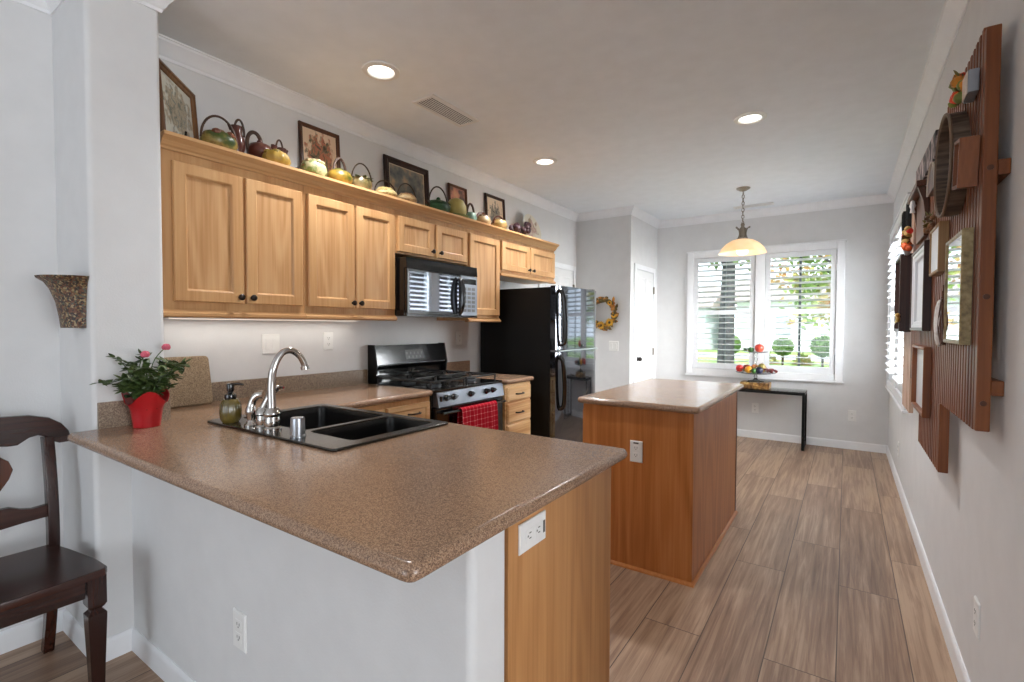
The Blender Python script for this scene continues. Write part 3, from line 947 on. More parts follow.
# peninsula cabinet carcass (open top under the sink)
t = thing('peninsula_cabinet', 'maple sink cabinet of the peninsula with a plain wood end panel', 'cabinet', (-1.35, 1.17, 0), 'maple base cabinets')
MB().box(-.632, -.610, .884, 1.458, 0, .874, .0015).build('end_panel', M['endply'], t, smooth=False)
MB().box(-2.10, -.634, .884, .902, .0, .874).build('back_panel', M['maple'], t, smooth=False)
MB().box(-2.10, -.634, .904, 1.395, .09, .108).build('bottom_panel', M['maple'], t, smooth=False)
MB().box(-2.10, -.634, 1.455, 1.470, .10, .874).build('face_frame', M['maple'], t, smooth=False)
for k in range(3):
    a = -2.08 + k * .482
    dm = MB().rect((a + .46, 1.471, .13), (-1, 0, 0), (0, 0, 1), (0, 1, 0), .46, .70, [(0, 0), (0, .015), (.004, .018), (.05, .018), (.056, .009), (.066, .009)])
    dd = dm.build('door', M['maple'], t, smooth=False)
    MB().ball((a + .05, 1.498, .78), .014).build('knob', M['knob'], dd)

# ------------------------------------------------------------------ sink
def sink():
    t = thing('sink', 'black double-bowl drop-in sink set in the peninsula counter', 'sink', (-1.75, 1.21, ctz1))
    x0, x1, y0, y1 = -2.160, -1.318, .944, 1.492
    B1 = (-2.105, -1.655, 1.060, 1.450); B2 = (-1.625, -1.370, 1.060, 1.450)
    def q(b):
        return [(b[0], b[2]), (b[0], b[3]), (b[1], b[3]), (b[1], b[2])]
    slab([(x0, y0), (x1, y0), (x1, y1), (x0, y1)], [q(B1), q(B2)], ctz1, ctz1 + .010, .004, .022).build('rim', M['sinkrim'], t, 'slab', 60)
    for b in (B1, B2):
        mb = MB(); t_ = mb.bm; rings = []
        def ring(ins, z):
            pts = []; a0, a1, c0, c1 = b[0] + ins, b[1] - ins, b[2] + ins, b[3] - ins; rr = .03
            for cx, cy, s in ((a1 - rr, c1 - rr, 0), (a0 + rr, c1 - rr, 90), (a0 + rr, c0 + rr, 180), (a1 - rr, c0 + rr, 270)):
                for k in range(6):
                    an = R(s + 18 * k); pts.append(t_.verts.new((cx + rr * math.cos(an), cy + rr * math.sin(an), z)))
            return pts
        for ins, z in ((-.004, ctz1 + .006), (0, ctz1 + .004), (.004, ctz1 - .02), (.012, ctz1 - .15), (.03, ctz1 - .175), (.06, ctz1 - .18)):
            rings.append(ring(ins, z))
        for a, c in zip(rings, rings[1:]):
            n = len(a)
            for k in range(n):
                t_.faces.new((a[k], c[k], c[(k + 1) % n], a[(k + 1) % n]))
        t_.faces.new(rings[-1])
        bw = mb.build('bowl', M['sink'], t, angle=60)
        cx, cy = (b[0] + b[1]) / 2, (b[2] + b[3]) / 2
        MB().lathe([(.0, 0), (.02, 0), (.03, .003), (.042, .003), (.044, 0)], cx, cy, ctz1 - .1795, 24).build('drain', M['chrome'], bw)


sink()
ZS = ctz1 + .0102


def faucet():
    x, y = -1.757, .998
    t = thing('faucet', 'chrome gooseneck kitchen faucet rising from the sink deck', 'faucet', (x, y, ZS))
    MB().lathe([(0, 0), (.032, 0), (.032, .008), (.027, .014), (.030, .030), (.026, .050), (.031, .058), (.031, .066), (.020, .082), (0, .084)], x, y, ZS, 24).build('base', M['chrome'], t)
    pts = spline([(x, y, ZS + .06), (x - .002, y, ZS + .17), (x + .002, y + .008, ZS + .235), (x + .006, y + .036, ZS + .283), (x + .012, y + .070, ZS + .292), (x + .018, y + .100, ZS + .272), (x + .022, y + .115, ZS + .245), (x + .023, y + .119, ZS + .230)], 6)
    n = len(pts)
    MB().tube(pts, [.0155 - .0035 * min(1, i / (n * .5)) for i in range(n)], 14).build('spout', M['chrome'], t)
    MB().tube([pts[-2], pts[-1], Vector(pts[-1]) + Vector((.001, .002, -.012))], [.013, .0155, .0155], 14).build('aerator', M['chrome'], t)
    # lever valve to the left of the spout
    x2 = -1.812
    MB().lathe([(0, 0), (.030, 0), (.030, .008), (.025, .014), (.028, .032), (.025, .048), (.029, .054), (.027, .066), (.018, .078), (0, .081)], x2 - .005, y, ZS, 24).build('valve', M['chrome'], t)
    MB().tube(spline([(x2 - .005, y, ZS + .075), (x2 + .003, y + .012, ZS + .105), (x2 + .016, y + .024, ZS + .134), (x2 + .034, y + .040, ZS + .152), (x2 + .048, y + .050, ZS + .152)], 5), [.014] * 8 + [.011] * 8 + [.006] * 5, 10).build('lever', M['chrome'], t)


faucet()


def side_spray():
    x, y = -1.893, .992
    t = thing('side_sprayer', 'chrome side sprayer standing beside the green soap bottle', 'sprayer', (x, y, ZS))
    MB().lathe([(0, 0), (.026, 0), (.026, .006), (.018, .014), (.016, .022), (0, .023)], x, y, ZS, 20).build('base', M['chrome'], t)
    MB().tube(spline([(x, y, ZS + .02), (x - .002, y, ZS + .06), (x + .002, y + .004, ZS + .095), (x + .016, y + .016, ZS + .118), (x + .032, y + .030, ZS + .120)], 5), [.013, .014, .015, .017, .019, .019, .018, .016, .015, .014, .014, .014, .015, .015, .015, .015, .016, .016, .016, .016, .015], 12).build('spray_head', M['chrome'], t)


side_spray()
x, y = -1.572, .984
t = thing('air_gap', 'short steel air gap cap on the sink deck right of faucet', 'air gap', (x, y, ZS))
MB().lathe([(0, 0), (.026, 0), (.026, .006), (.0235, .008), (.0235, .062), (.021, .068), (0, .070)], x, y, ZS, 28).build('cap', M['steel'], t)
MB().box(x - .006, x + .006, y + .0225, y + .0245, ZS + .012, ZS + .03).build('vent_slot', M['slot'], t)

x, y = -2.035, .984
t = thing('soap_dispenser', 'olive green pumpkin-shaped soap dispenser with black pump at sink corner', 'soap dispenser', (x, y, ZS))
MB().lathe([(0, 0), (.029, 0), (.038, .015), (.041, .045), (.038, .074), (.027, .092), (.015, .096), (0, .097)], x, y, ZS, 48, lobes=10, depth=.10).build('bottle', M['olive'], t)
p = MB().lathe([(0, .094), (.021, .094), (.023, .102), (.021, .112), (.013, .116), (.010, .122), (.014, .128), (.014, .150), (.011, .155), (0, .156)], x, y, ZS, 20).build('pump', M['black'], t)
MB().tube([(x, y, ZS + .150), (x + .025, y + .018, ZS + .154), (x + .042, y + .03, ZS + .150)], [.007, .006, .005], 8).build('nozzle', M['black'], p)

# cutting board leaning on the wall in the corner
cb = slab([(0, 0), (.30, 0), (.30, .245), (0, .245)], [], -.011, .011, .005, .022)
cb.xf(Matrix.Translation((-2.672, .905, ctz1 + .002)) @ Matrix.Rotation(R(-12), 4, 'Y') @ Matrix(((0, 0, 1, 0), (1, 0, 0, 0), (0, 1, 0, 0), (0, 0, 0, 1))))
tag(cb.build('cutting_board', M['board'], None, angle=60), 'speckled tan board with rounded corners leaning in the counter corner', 'cutting board')


# ------------------------------------------------------------------ potted rose
def rose_plant():
    x, y, z = -2.266, .778, ctz1 + .001
    t = thing('potted_rose', 'potted miniature rose with pink blooms in red foil on the counter', 'plant', (x, y, z))
    n = 40; mb = MB(); b = mb.bm; rings = []
    prof = [(.044, 0), (.048, .04), (.053, .075), (.061, .105), (.071, .142)]
    def ring(r, zz, wav, ins=0):
        out = []
        for k in range(n):
            a = 2 * PI * k / n
            wv = (.5 + .5 * math.cos(3 * a + .6)) * wav
            rr = (r - ins) * (1 + .02 * math.cos(9 * a)) * (1 + .10 * wv)
            out.append(b.verts.new((x + rr * math.cos(a), y + rr * math.sin(a), z + zz * (1 - .34 * wav + .34 * wv))))
        return out
    for i, (r, zz) in enumerate(prof):
        rings.append(ring(r, zz, (i / 4) ** 2))
    for i, (r, zz) in reversed(list(enumerate(prof))):
        rings.append(ring(r, max(zz, .004), (i / 4) ** 2, .003))
    for a, c in zip(rings, rings[1:]):
        for k in range(n):
            b.faces.new((a[k], a[(k + 1) % n], c[(k + 1) % n], c[k]))
    b.faces.new(rings[0]); b.faces.new(rings[-1])
    bmesh.ops.recalc_face_normals(b, faces=list(b.faces))
    mb.build('pot_wrap', M['red'], t)
    MB().lathe([(0, .07), (.053, .07), (.053, .082), (0, .086)], x, y, z, 20).build('soil', M['soil'], t)
    st = MB(); lv = MB(); r = random.Random(3); roses = []
    for k in range(30):
        a = r.uniform(0, 2 * PI); sp = r.uniform(.03, .155); h = r.uniform(.16, .30) - sp * .25
        dx, dy = math.cos(a) * sp, math.sin(a) * sp
        if x + dx < XW + .045:
            dx = XW + .05 - x + r.uniform(0, .04)
        p0 = Vector((x + dx * .12, y + dy * .12, z + .08)); p2 = Vector((x + dx, y + dy, z + h)); p1 = p0 * .5 + p2 * .5 + Vector((0, 0, .03))
        pts = spline([p0, p1, p2], 5); st.tube(pts, .0016, 5)
        for j in range(3, len(pts)):
            for q in range(3):
                d = Vector((r.uniform(-1, 1), r.uniform(-1, 1), r.uniform(-.35, .5))).normalized()
                bs = Vector(pts[j]) + Vector((r.uniform(-.006, .006), r.uniform(-.006, .006), 0))
                L = r.uniform(.026, .042)
                if bs.x + d.x * L < XW + .028:
                    d.x = abs(d.x)
                lv.leaf(bs, d, (r.uniform(-.4, .4), r.uniform(-.4, .4), 1), L, L * .6, .2)
    for (px, py, pz) in ((x + .01, y - .005, z + .285), (x - .02, y + .078, z + .310)):
        p0 = Vector((x, y, z + .09)); st.tube(spline([p0, p0 * .4 + Vector((px, py, pz)) * .6 + Vector((0, -.02, .02)), (px, py, pz)], 5), .0019, 5)
        roses.append((px, py, pz))
    st.build('stems', M['stem'], t); lv.build('foliage', M['leafg'], t, smooth=False)
    for (px, py, pz) in roses:
        rb = MB(); rb.ball((px, py, pz), .010, .010, .012)
        for ring_, cnt, rad in ((0, 5, .012), (1, 6, .015)):
            for k in range(cnt):
                a = 2 * PI * k / cnt + ring_ * .5
                rb.ball((px + math.cos(a) * rad * .5, py + math.sin(a) * rad * .5, pz - .003 * ring_), .009, .009, .011, 8, 6)
        rb.build('bloom', M['rose'], t)


rose_plant()


# ------------------------------------------------------------------ stove
def stove():
    y0, y1, x0, x1 = 2.262, 2.990, XL + .006, -2.155
    t = thing('stove', 'black freestanding gas stove with silver-tinted control panel and towel on its door', 'stove', ((x0 + x1) / 2, (y0 + y1) / 2, 0))
    MB().box(x0, x1, y0, y1, .06, .893, .003).build('body', M['black'], t)
    MB().box(x0 + .02, x1 - .05, y0 + .02, y1 - .02, 0, .06).build('plinth', M['blackmat'], t)
    MB().box(x0 + .06, x1 + .03, y0, y1, .8932, .912, .005).build('cooktop', M['black'], t)
    # backguard
    pr = [(x0, .8935), (x0, 1.176), (x0 + .060, 1.176), (x0 + .087, 1.035), (x0 + .075, 1.018), (x0 + .048, 1.005), (x0 + .046, .935), (x0 + .049, .8935)]
    bgd = MB().prism(pr, y0 + .002, y1 - .002, 'xz', .003).build('backguard', M['black'], t)
    for yy in (y0 - .0, y1 - .012):
        MB().prism([(x0, .914), (x0, 1.180), (x0 + .063, 1.180), (x0 + .093, 1.035), (x0 + .075, .914)], yy, yy + .012, 'xz', .002).build('end_cap', M['blackmat'], bgd)
    dx, dz = .027, -.141
    def gp(s, yy, out):
        L = math.hypot(dx, dz); n = Vector((-dz / L, 0, dx / L))
        return Vector((x0 + .060 + dx * s, yy, 1.176 + dz * s)) + n * out
    m2 = MB(); v = [m2.bm.verts.new(gp(s, yy, .002)) for s, yy in ((.75, 2.545), (.75, 2.73), (.28, 2.73), (.28, 2.545))]
    m2.bm.faces.new(v); m2.build('clock_display', M['slot2'], bgd)
    m3 = MB(); r = random.Random(5)
    for k in range(9):
        yy = 2.555 + k * .019; s = .62 if k % 2 else .42
        v = [m3.bm.verts.new(gp(a, b, .003)) for a, b in ((s + .09, yy), (s + .09, yy + .012), (s - .03, yy + .012), (s - .03, yy))]
        m3.bm.faces.new(v)
    m3.build('clock_buttons', M['slot'], bgd)
    m4 = MB(); m4.tube([gp(.97, 2.29, .001), gp(.97, 2.96, .001)], .003, 6); m4.build('backguard_trim', M['steel'], bgd)
    # sloped glossy black control panel, silver colour stands in for its ceiling reflection
    cp = MB().prism([(x1, .800), (x1 + .052, .800), (x1 + .050, .812), (x1 + .032, .892), (x1, .892)], y0 + .012, y1 - .004, 'xz', .002).build('control_panel', M['silver'], t)
    for yy in (2.355, 2.425, 2.600, 2.775, 2.850):
        q = Vector((x1 + .041, yy, .852)); nv = Vector((.97, 0, .22))
        k = MB().lathe([(0, 0), (.021, 0), (.020, .010), (.015, .016), (.014, .026), (0, .027)], 0, 0, 0, 18).box(-.017, .017, -.0045, .0045, .010, .032, .002)
        k.xf(Matrix.Translation(q) @ nv.to_track_quat('Z', 'Y').to_matrix().to_4x4()).build('knob', M['black'], cp)
    sw = MB().box(x1 + .040, x1 + .048, 2.295, 2.307, .835, .868, .001); sw.build('light_switch', M['black'], cp)
    # oven door
    od = MB().box(x1 + .002, x1 + .040, y0 + .004, y1 - .004, .235, .792, .006).build('oven_door', M['black'], t)
    MB().box(x1 + .0402, x1 + .0425, y0 + .09, y1 - .09, .36, .66, .001).build('door_glass', M['glassblk'], od)
    hd = MB().tube([(x1 + .075, y0 + .03, .762), (x1 + .082, (y0 + y1) / 2, .762), (x1 + .075, y1 - .03, .762)], .010, 10)
    for yy in (y0 + .05, y1 - .05):
        hd.tube([(x1 + .038, yy, .762), (x1 + .076, yy, .762)], .008, 8)
    hd.build('handle', M['black'], od)
    MB().box(x1 + .002, x1 + .036, y0 + .004, y1 - .004, .07, .225, .006).build('storage_drawer', M['black'], t)
    # burners and grates
    cx = (x0 + .09, x1 - .02); xm = [cx[0] + (cx[1] - cx[0]) * f for f in (.27, .76)]; ym = [2.435, 2.817]
    for xx in xm:
        for yy in ym:
            bnr = MB().lathe([(0, .912), (.048, .912), (.050, .920), (.036, .925), (.034, .922), (0, .922)], xx, yy, 0, 24).build('burner', M['steel'], t)
            MB().lathe([(0, .9255), (.040, .9255), (.043, .932), (.036, .941), (0, .942)], xx, yy, 0, 24).build('burner_cap', M['iron'], bnr)
    for (ya, yb) in ((2.275, 2.618), (2.634, 2.977)):
        g = MB(); xa, xb_ = cx[0] - .01, cx[1] - .0; zt = .960; w_ = .0085
        g.box(xa, xb_, ya, ya + 2 * w_, zt - .012, zt, .002); g.box(xa, xb_, yb - 2 * w_, yb, zt - .012, zt, .002)
        for xx in (xa, (xa + xb_) / 2 - w_, xb_ - 2 * w_):
            g.box(xx, xx + 2 * w_, ya + 2 * w_, yb - 2 * w_, zt - .012, zt, .002)
        yc = (ya + yb) / 2
        for xx in xm:
            for k in range(4):
                a = R(45 + 90 * k) if k % 1 == 0 else 0
                g.tube([(xx + .030 * math.cos(a), yc + .030 * math.sin(a), zt + .004), (xx + .09 * math.cos(a), yc + .09 * math.sin(a), zt + .002), (xx + .125 * math.cos(a), yc + .14 * math.sin(a), zt - .007)], .0090, 6)
            g.box(xx - w_, xx + w_, ya + .01, yc - .035, zt - .010, zt + .004, .002); g.box(xx - w_, xx + w_, yc + .035, yb - .01, zt - .010, zt + .004, .002)
        for xx in (xa + .006, xb_ - .006):
            for yy in (ya + .006, yb - .006):
                g.tube([(xx, yy, .912), (xx, yy, zt - .006)], .007, 6)
        g.build('grate', M['iron'], t)
    return x1


M['slot2'] = plain('display_grey', (58, 58, 56), .25)
sx1 = stove()


def towel():
    xh, zh, y0, y1 = sx1 + .080, .762, 2.445, 2.830
    mb = MB(); b = mb.bm; n = 22
    prof = [(xh - .020, .575)] + [(xh - .018, .70), (xh - .0155, zh)] + [(xh + .0155 * math.cos(R(a)), zh + .0155 * math.sin(R(a))) for a in (150, 120, 90, 60, 30)] + [(xh + .016, zh), (xh + .018, .70), (xh + .021, .60), (xh + .022, .50)]
    rows = []
    for th in (0, .004):
        rr = []
        for k in range(n + 1):
            yy = y0 + (y1 - y0) * k / n; row = []
            for i, (px, pz) in enumerate(prof):
                d = Vector((px - xh, 0, max(pz - zh, 0)));
                d = d.normalized() if d.length > 1e-4 else Vector((0, 0, 1))
                drop = max(0, zh - pz)
                wv = .006 * math.sin(k * 1.15) * min(1, drop / .08) * (1 if px > xh else 0)
                row.append(b.verts.new((px + d.x * th + wv + (.003 if px > xh else 0) * min(1, drop / .08), yy, pz + d.z * th)))
            rr.append(row)
        rows.append(rr)
    L = len(prof)
    for th in (0, 1):
        for k in range(n):
            for i in range(L - 1):
                b.faces.new((rows[th][k][i], rows[th][k + 1][i], rows[th][k + 1][i + 1], rows[th][k][i + 1]))
    for k in range(n):
        for i in (0, L - 1):
            b.faces.new((rows[0][k][i], rows[0][k + 1][i], rows[1][k + 1][i], rows[1][k][i]))
    for k in (0, n):
        for i in range(L - 1):
            b.faces.new((rows[0][k][i], rows[0][k][i + 1], rows[1][k][i + 1], rows[1][k][i]))
    bmesh.ops.recalc_face_normals(b, faces=list(b.faces))
    tag(mb.build('dish_towel', M['plaid'], None, angle=70), 'red plaid dish towel hung over the stove door handle', 'towel')


towel()


# ------------------------------------------------------------------ refrigerator
def fridge():
    x0, x1, y0, y1 = XL + .02, -2.022, 3.520, 4.300
    t = thing('refrigerator', 'tall glossy black top-freezer refrigerator past the short counter', 'refrigerator', ((x0 + x1) / 2, (y0 + y1) / 2, 0))
    MB().box(x0, x1, y0, y1, .03, 1.640, .006).build('cabinet_body', M['blackmat'], t)
    MB().box(x0 + .05, x1 - .02, y0 + .03, y1 - .03, 0, .03).build('plinth', M['black'], t)
    for nm, za, zb in (('freezer_door', 1.118, 1.652), ('fresh_food_door', .075, 1.106)):
        p = []; n = 14
        for k in range(n + 1):     # gently bowed front with rounded vertical edges
            s = k / n; yy = y0 + (y1 - y0) * s
            e = min(s, 1 - s) * (y1 - y0)
            rd = .012; fall = (rd - math.sqrt(max(0, rd * rd - (rd - min(e, rd)) ** 2))) if e < rd else 0
            p.append((x1 + .066 + .014 * math.sin(PI * s) - fall, yy))
        pts = [(x1 + .004, y0)] + p + [(x1 + .004, y1)]
        d = MB().prism([(a, b) for a, b in pts], za, zb, 'xy', .004).build(nm, M['doorblk'], t, angle=50)
        if nm == 'freezer_door':
            h = [(x1 + .068, y0 + .050, 1.165), (x1 + .104, y0 + .062, 1.19), (x1 + .114, y0 + .058, 1.32), (x1 + .110, y0 + .046, 1.46), (x1 + .098, y0 + .038, 1.58), (x1 + .066, y0 + .040, 1.61)]
        else:
            h = [(x1 + .066, y0 + .040, 1.06), (x1 + .098, y0 + .040, 1.04), (x1 + .110, y0 + .048, .93), (x1 + .112, y0 + .056, .78), (x1 + .100, y0 + .060, .66), (x1 + .068, y0 + .052, .63)]
        MB().tube(spline(h, 6), .013, 10, flat=1.5).build('handle', M['black'], d)
        MB().box(x1, x1 + .004, y0 + .008, y1 - .008, za + .01, zb - .01).build('gasket', M['slot'], d)
    MB().box(x1 - .05, x1 + .05, y1 - .07, y1 - .02, 1.6525, 1.664, .003).build('hinge_cover', M['black'], t)
    MB().box(x1 + .004, x1 + .078, y0 + .01, y1 - .01, 1.1065, 1.1175).build('divider', M['steel'], t)


fridge()


# ------------------------------------------------------------------ island
def island():
    x0, x1, y0, y1 = -1.235, -.628, 2.540, 3.735
    t = thing('island', 'freestanding honey-brown wood kitchen island base with plain side panels', 'kitchen island', ((x0 + x1) / 2, (y0 + y1) / 2, 0))
    MB().box(x0 + .004, x1 - .004, y0 + .004, y1 - .004, 0, .874).build('carcass', M['honey'], t, smooth=False)
    MB().box(x0, x1 - .022, y0, y0 + .0038, .001, .874).build('front_panel', M['honey'], t, smooth=False)
    MB().box(x1 - .0038, x1, y0 + .022, y1 - .02, .001, .874).build('side_panel', M['honey'], t, smooth=False)
    MB().prism([(x1 - .022, y0 - .002), (x1 - .004, y0 - .002), (x1 + .002, y0 + .004), (x1 + .002, y0 + .022), (x1 - .003, y0 + .022), (x1 - .003, y0 + .0035), (x1 - .022, y0 + .0035)], .001, .874, 'xy').build('corner_trim', M['honey'], t, smooth=False)
    MB().box(x1 - .003, x1 + .003, y1 - .02, y1 + .001, .001, .874).build('back_stile', M['walnut'], t, smooth=False)
    sp = [(0, .0), (.014, .0), (.013, .008), (.008, .015), (0, .018)]
    sweep([(x1 + .002, y1), (x1 + .002, y0 - .002), (x0, y0 - .002)][::-1], [(-o, z) for o, z in sp]).build('shoe_moulding', M['honey_y'], t)
    for k in range(2):
        a = y0 + .02 + k * .585
        d = MB().rect((x0 + .003, a + .565, .12), (0, -1, 0), (0, 0, 1), (-1, 0, 0), .565, .72, [(0, 0), (0, .015), (.004, .018), (.05, .018), (.056, .009), (.066, .009)]).build('door', M['honey'], t, smooth=False)
        MB().ball((x0 - .026, a + (.52 if k == 0 else .045), .78), .014).build('knob', M['knob'], d)
    tp = slab([(-1.262, 2.500), (-.588, 2.500), (-.588, 3.775), (-1.262, 3.775)], [], ctz0, ctz1, .0165, .028)
    tag(tp.build('countertop', M['counter'], None, 'slab', 60), 'rectangular speckled brown counter slab on top of the kitchen island', 'countertop')


island()


# ------------------------------------------------------------------ outlets and switches
def plate(name, label, cat, O, U, V, Nn, wd, ht, kind, group='wall plates', mat='white'):
    """O: centre on the surface"""
    O, U, V, Nn = Vector(O), Vector(U), Vector(V), Vector(Nn)
    t = thing(name, label, cat, O, group)
    MB().rect(O - U * wd / 2 - V * ht / 2 + Nn * .0005, U, V, Nn, wd, ht, [(0, 0), (0, .003), (.004, .006), (.010, .006)]).build('cover_plate', M[mat], t, smooth=False)
    def blk(nm, cu, cv, w_, h_, d0, d1, m_, par):
        return MB().rect(O + U * (cu - w_ / 2) + V * (cv - h_ / 2) + Nn * d0, U, V, Nn, w_, h_, [(0, 0), (0, d1 - d0), (.001, d1 - d0 + .0005)]).build(nm, M[m_], par, smooth=False)
    if kind in ('duplex', 'usb'):
        for s in (-1, 1):
            r_ = blk('socket', 0, s * ht * .17, wd * .46, ht * .25, .006, .0072, mat, t)
            for q in (-1, 1):
                blk('slot', q * wd * .09, s * ht * .17 + ht * .02, wd * .035, ht * .075, .0072, .0080, 'slot', r_)
            blk('slot', 0, s * ht * .17 - ht * .06, wd * .06, ht * .035, .0072, .0080, 'slot', r_)
        if kind == 'usb':
            blk('port_cover', 0, ht * .40, wd * .42, ht * .07, .006, .0075, 'slot', t)
    else:
        n = 1 if kind == 'switch' else 2
        for k in range(n):
            cu = 0 if n == 1 else (k - .5) * wd * .42
            blk('rocker', cu, 0, wd * (.45 if n == 1 else .26), ht * .56, .006, .0085, mat, t)
    return t


Z = (0, 0, 1)
plate('outlet', 'white double outlet set sideways on the peninsula wood end panel', 'outlet', (-.610, .980, .822), (0, 0, -1), (0, 1, 0), (1, 0, 0), .070, .117, 'usb')
plate('outlet', 'white outlet low on the grey half wall below the peninsula counter', 'outlet', (-1.522, .757, .375), (1, 0, 0), Z, (0, -1, 0), .074, .117, 'duplex')
plate('outlet', 'cream outlet on the near wood panel of the kitchen island', 'outlet', (-.921, 2.540, .643), (1, 0, 0), Z, (0, -1, 0), .068, .115, 'usb')
plate('light_switch', 'white double switch plate above the counter behind the faucet', 'switch', (XL, 1.567, 1.206), (0, 1, 0), Z, (1, 0, 0), .105, .115, 'double')
plate('outlet', 'white outlet on the backsplash wall midway between faucet and stove', 'outlet', (XL, 1.950, 1.214), (0, 1, 0), Z, (1, 0, 0), .070, .115, 'duplex')
plate('outlet', 'white outlet on the wall above the short counter right of the stove', 'outlet', (XL, 3.247, 1.213), (0, 1, 0), Z, (1, 0, 0), .070, .115, 'duplex')
plate('light_switch', 'white double switch plate below the wreath on the grey pantry wall', 'switch', (-2.268, YK, 1.088), (1, 0, 0), Z, (0, -1, 0), .118, .118, 'double')
plate('outlet', 'white outlet under the console table on the far wall', 'outlet', (-.880, YF, .358), (1, 0, 0), Z, (0, -1, 0), .072, .117, 'duplex')
plate('outlet', 'white outlet on the far wall between console table and right corner', 'outlet', (.065, YF, .362), (1, 0, 0), Z, (0, -1, 0), .072, .117, 'duplex')
plate('outlet', 'white outlet low on the right wall nearest the camera', 'outlet', (XR, 2.192, .350), (0, -1, 0), Z, (-1, 0, 0), .072, .117, 'duplex')
plate('outlet', 'white outlet low on the right wall below the shuttered window', 'outlet', (XR, 5.150, .307), (0, -1, 0), Z, (-1, 0, 0), .072, .117, 'duplex')


# ------------------------------------------------------------------ dining chair
def chair():
    t = thing('dining_chair', 'dark mahogany dining chair with carved back against the left wall', 'chair', (-2.35, .375, 0))
    yc = .375
    st = []
    side = [(-2.545, .180), (-2.42, .205), (-2.25, .232), (-2.150, .236), (-2.128, .225), (-2.118, .12), (-2.112, 0)]
    pts = [(x_, yc + h) for x_, h in side] + [(x_, yc - h) for x_, h in reversed(side[:-1])]
    MB().prism(pts, .432, .462, 'xy', .007).build('seat', M['mahog_y'], t)
    for s in (-1, 1):
        yy = yc + s * .178
        # rear leg and stile in one sweep
        prof = [(-2.640, 0), (-2.600, .12), (-2.555, .30), (-2.530, .445), (-2.530, .60), (-2.548, .75), (-2.575, .875)]
        p = spline([(a, 0, b) for a, b in prof], 4)
        lo = [(q[0] - .020, q[2]) for q in p]; hi = [(q[0] + .020, q[2]) for q in p]
        MB().prism(lo + hi[::-1], yy - .017, yy + .017, 'xz', .003).build('leg', M['mahog'], t)
        # front leg: square block, notch, tapering foot
        fy, fx = yc + s * .208, -2.178; q = .040 / math.sqrt(2) * 1.15
        MB().lathe([(.016 * 1.414, 0), (.018 * 1.414, .01), (.021 * 1.414, .12), (.0265 * 1.414, .285), (.0265 * 1.414, .296), (.018 * 1.414, .306), (.0145 * 1.414, .312), (.020 * 1.414, .318), (.0265 * 1.414, .330), (.0265 * 1.414, .431)], fx, fy, 0, 4, phase=PI / 4).build('leg', M['mahog'], t, smooth=False)
        MB().prism([(-2.505, yy - .010), (-2.205, fy - .010), (-2.205, fy + .010), (-2.505, yy + .010)], .368, .4315, 'xy').build('side_rail', M['mahog'], t)
    MB().box(-2.198, -2.160, yc - .178, yc + .178, .362, .4315, .003).build('front_rail', M['mahog_y'], t)
    MB().box(-2.545, -2.515, yc - .160, yc + .160, .375, .4315, .003).build('back_rail', M['mahog_y'], t)
    half_top = [(0, .968), (.05, .971), (.128, .966), (.184, .949), (.219, .923), (.241, .890), (.247, .862), (.240, .846)]
    half_bot = [(.212, .845), (.191, .856), (.170, .878), (.150, .886), (.126, .881), (.093, .858), (.067, .858), (.046, .862), (.02, .870), (0, .872)]
    hb = half_top + half_bot
    poly = [(yc + a, b) for a, b in hb] + [(yc - a, b) for a, b in reversed(hb[1:-1])]
    MB().prism(poly, -2.592, -2.562, 'yz', .006).build('crest_rail', M['mahog_y'], t)
    lr = [(0, .640), (.06, .640), (.09, .626), (.12, .618), (.164, .622), (.164, .575), (.10, .572), (.04, .566), (0, .566)]
    MB().prism([(yc + a, b) for a, b in lr] + [(yc - a, b) for a, b in reversed(lr[1:-1])], -2.548, -2.522, 'yz', .003).build('lower_rail', M['mahog_y'], t)
    sp = [(.030, .642), (.028, .665), (.042, .700), (.066, .739), (.077, .773), (.066, .806), (.046, .824), (.030, .838), (.034, .866)]
    MB().prism([(yc + a, b) for a, b in sp] + [(yc - a, b) for a, b in reversed(sp)], -2.569, -2.549, 'yz', .003).build('splat', M['walnut2'], t)


M['walnut2'] = wood('chair_splat', (52, 22, 11), (74, 34, 17), (96, 48, 26), 'z', .25, 1.2, .5)
chair()


# pebbled wall pocket on the column
def wall_pocket():
    mb = MB(); b = mb.bm; rings = []; n = 18
    prof = [(1.300, .092, .052), (1.34, .094, .056), (1.40, .100, .066), (1.45, .110, .084), (1.475, .120, .100), (1.490, .134, .122), (1.497, .136, .124), (1.497, .128, .116), (1.46, .096, .08), (1.36, .086, .05)]
    xc = -2.512
    for z, a, d in prof:
        rings.append([b.verts.new((xc + (a if math.cos(R(180 * k / n)) < 0 else min(a, .070)) * math.cos(R(180 + 180 * k / n)) * (1 if k < n / 2 else 1), YW - .001 - d * math.sin(R(180 * k / n)), z)) for k in range(n + 1)])
    for p, q in zip(rings, rings[1:]):
        for k in range(n):
            b.faces.new((p[k], p[k + 1], q[k + 1], q[k]))
    b.faces.new(rings[0]); b.faces.new(rings[-1])
    for p, q in zip(rings, rings[1:]):
        b.faces.new((p[0], q[0], q[n], p[n]))
    bmesh.ops.recalc_face_normals(b, faces=list(b.faces))
    tag(mb.build('wall_pocket', M['pebble'], None), 'brown pebbled wall pocket mounted on the corner column', 'wall sconce')


wall_pocket()


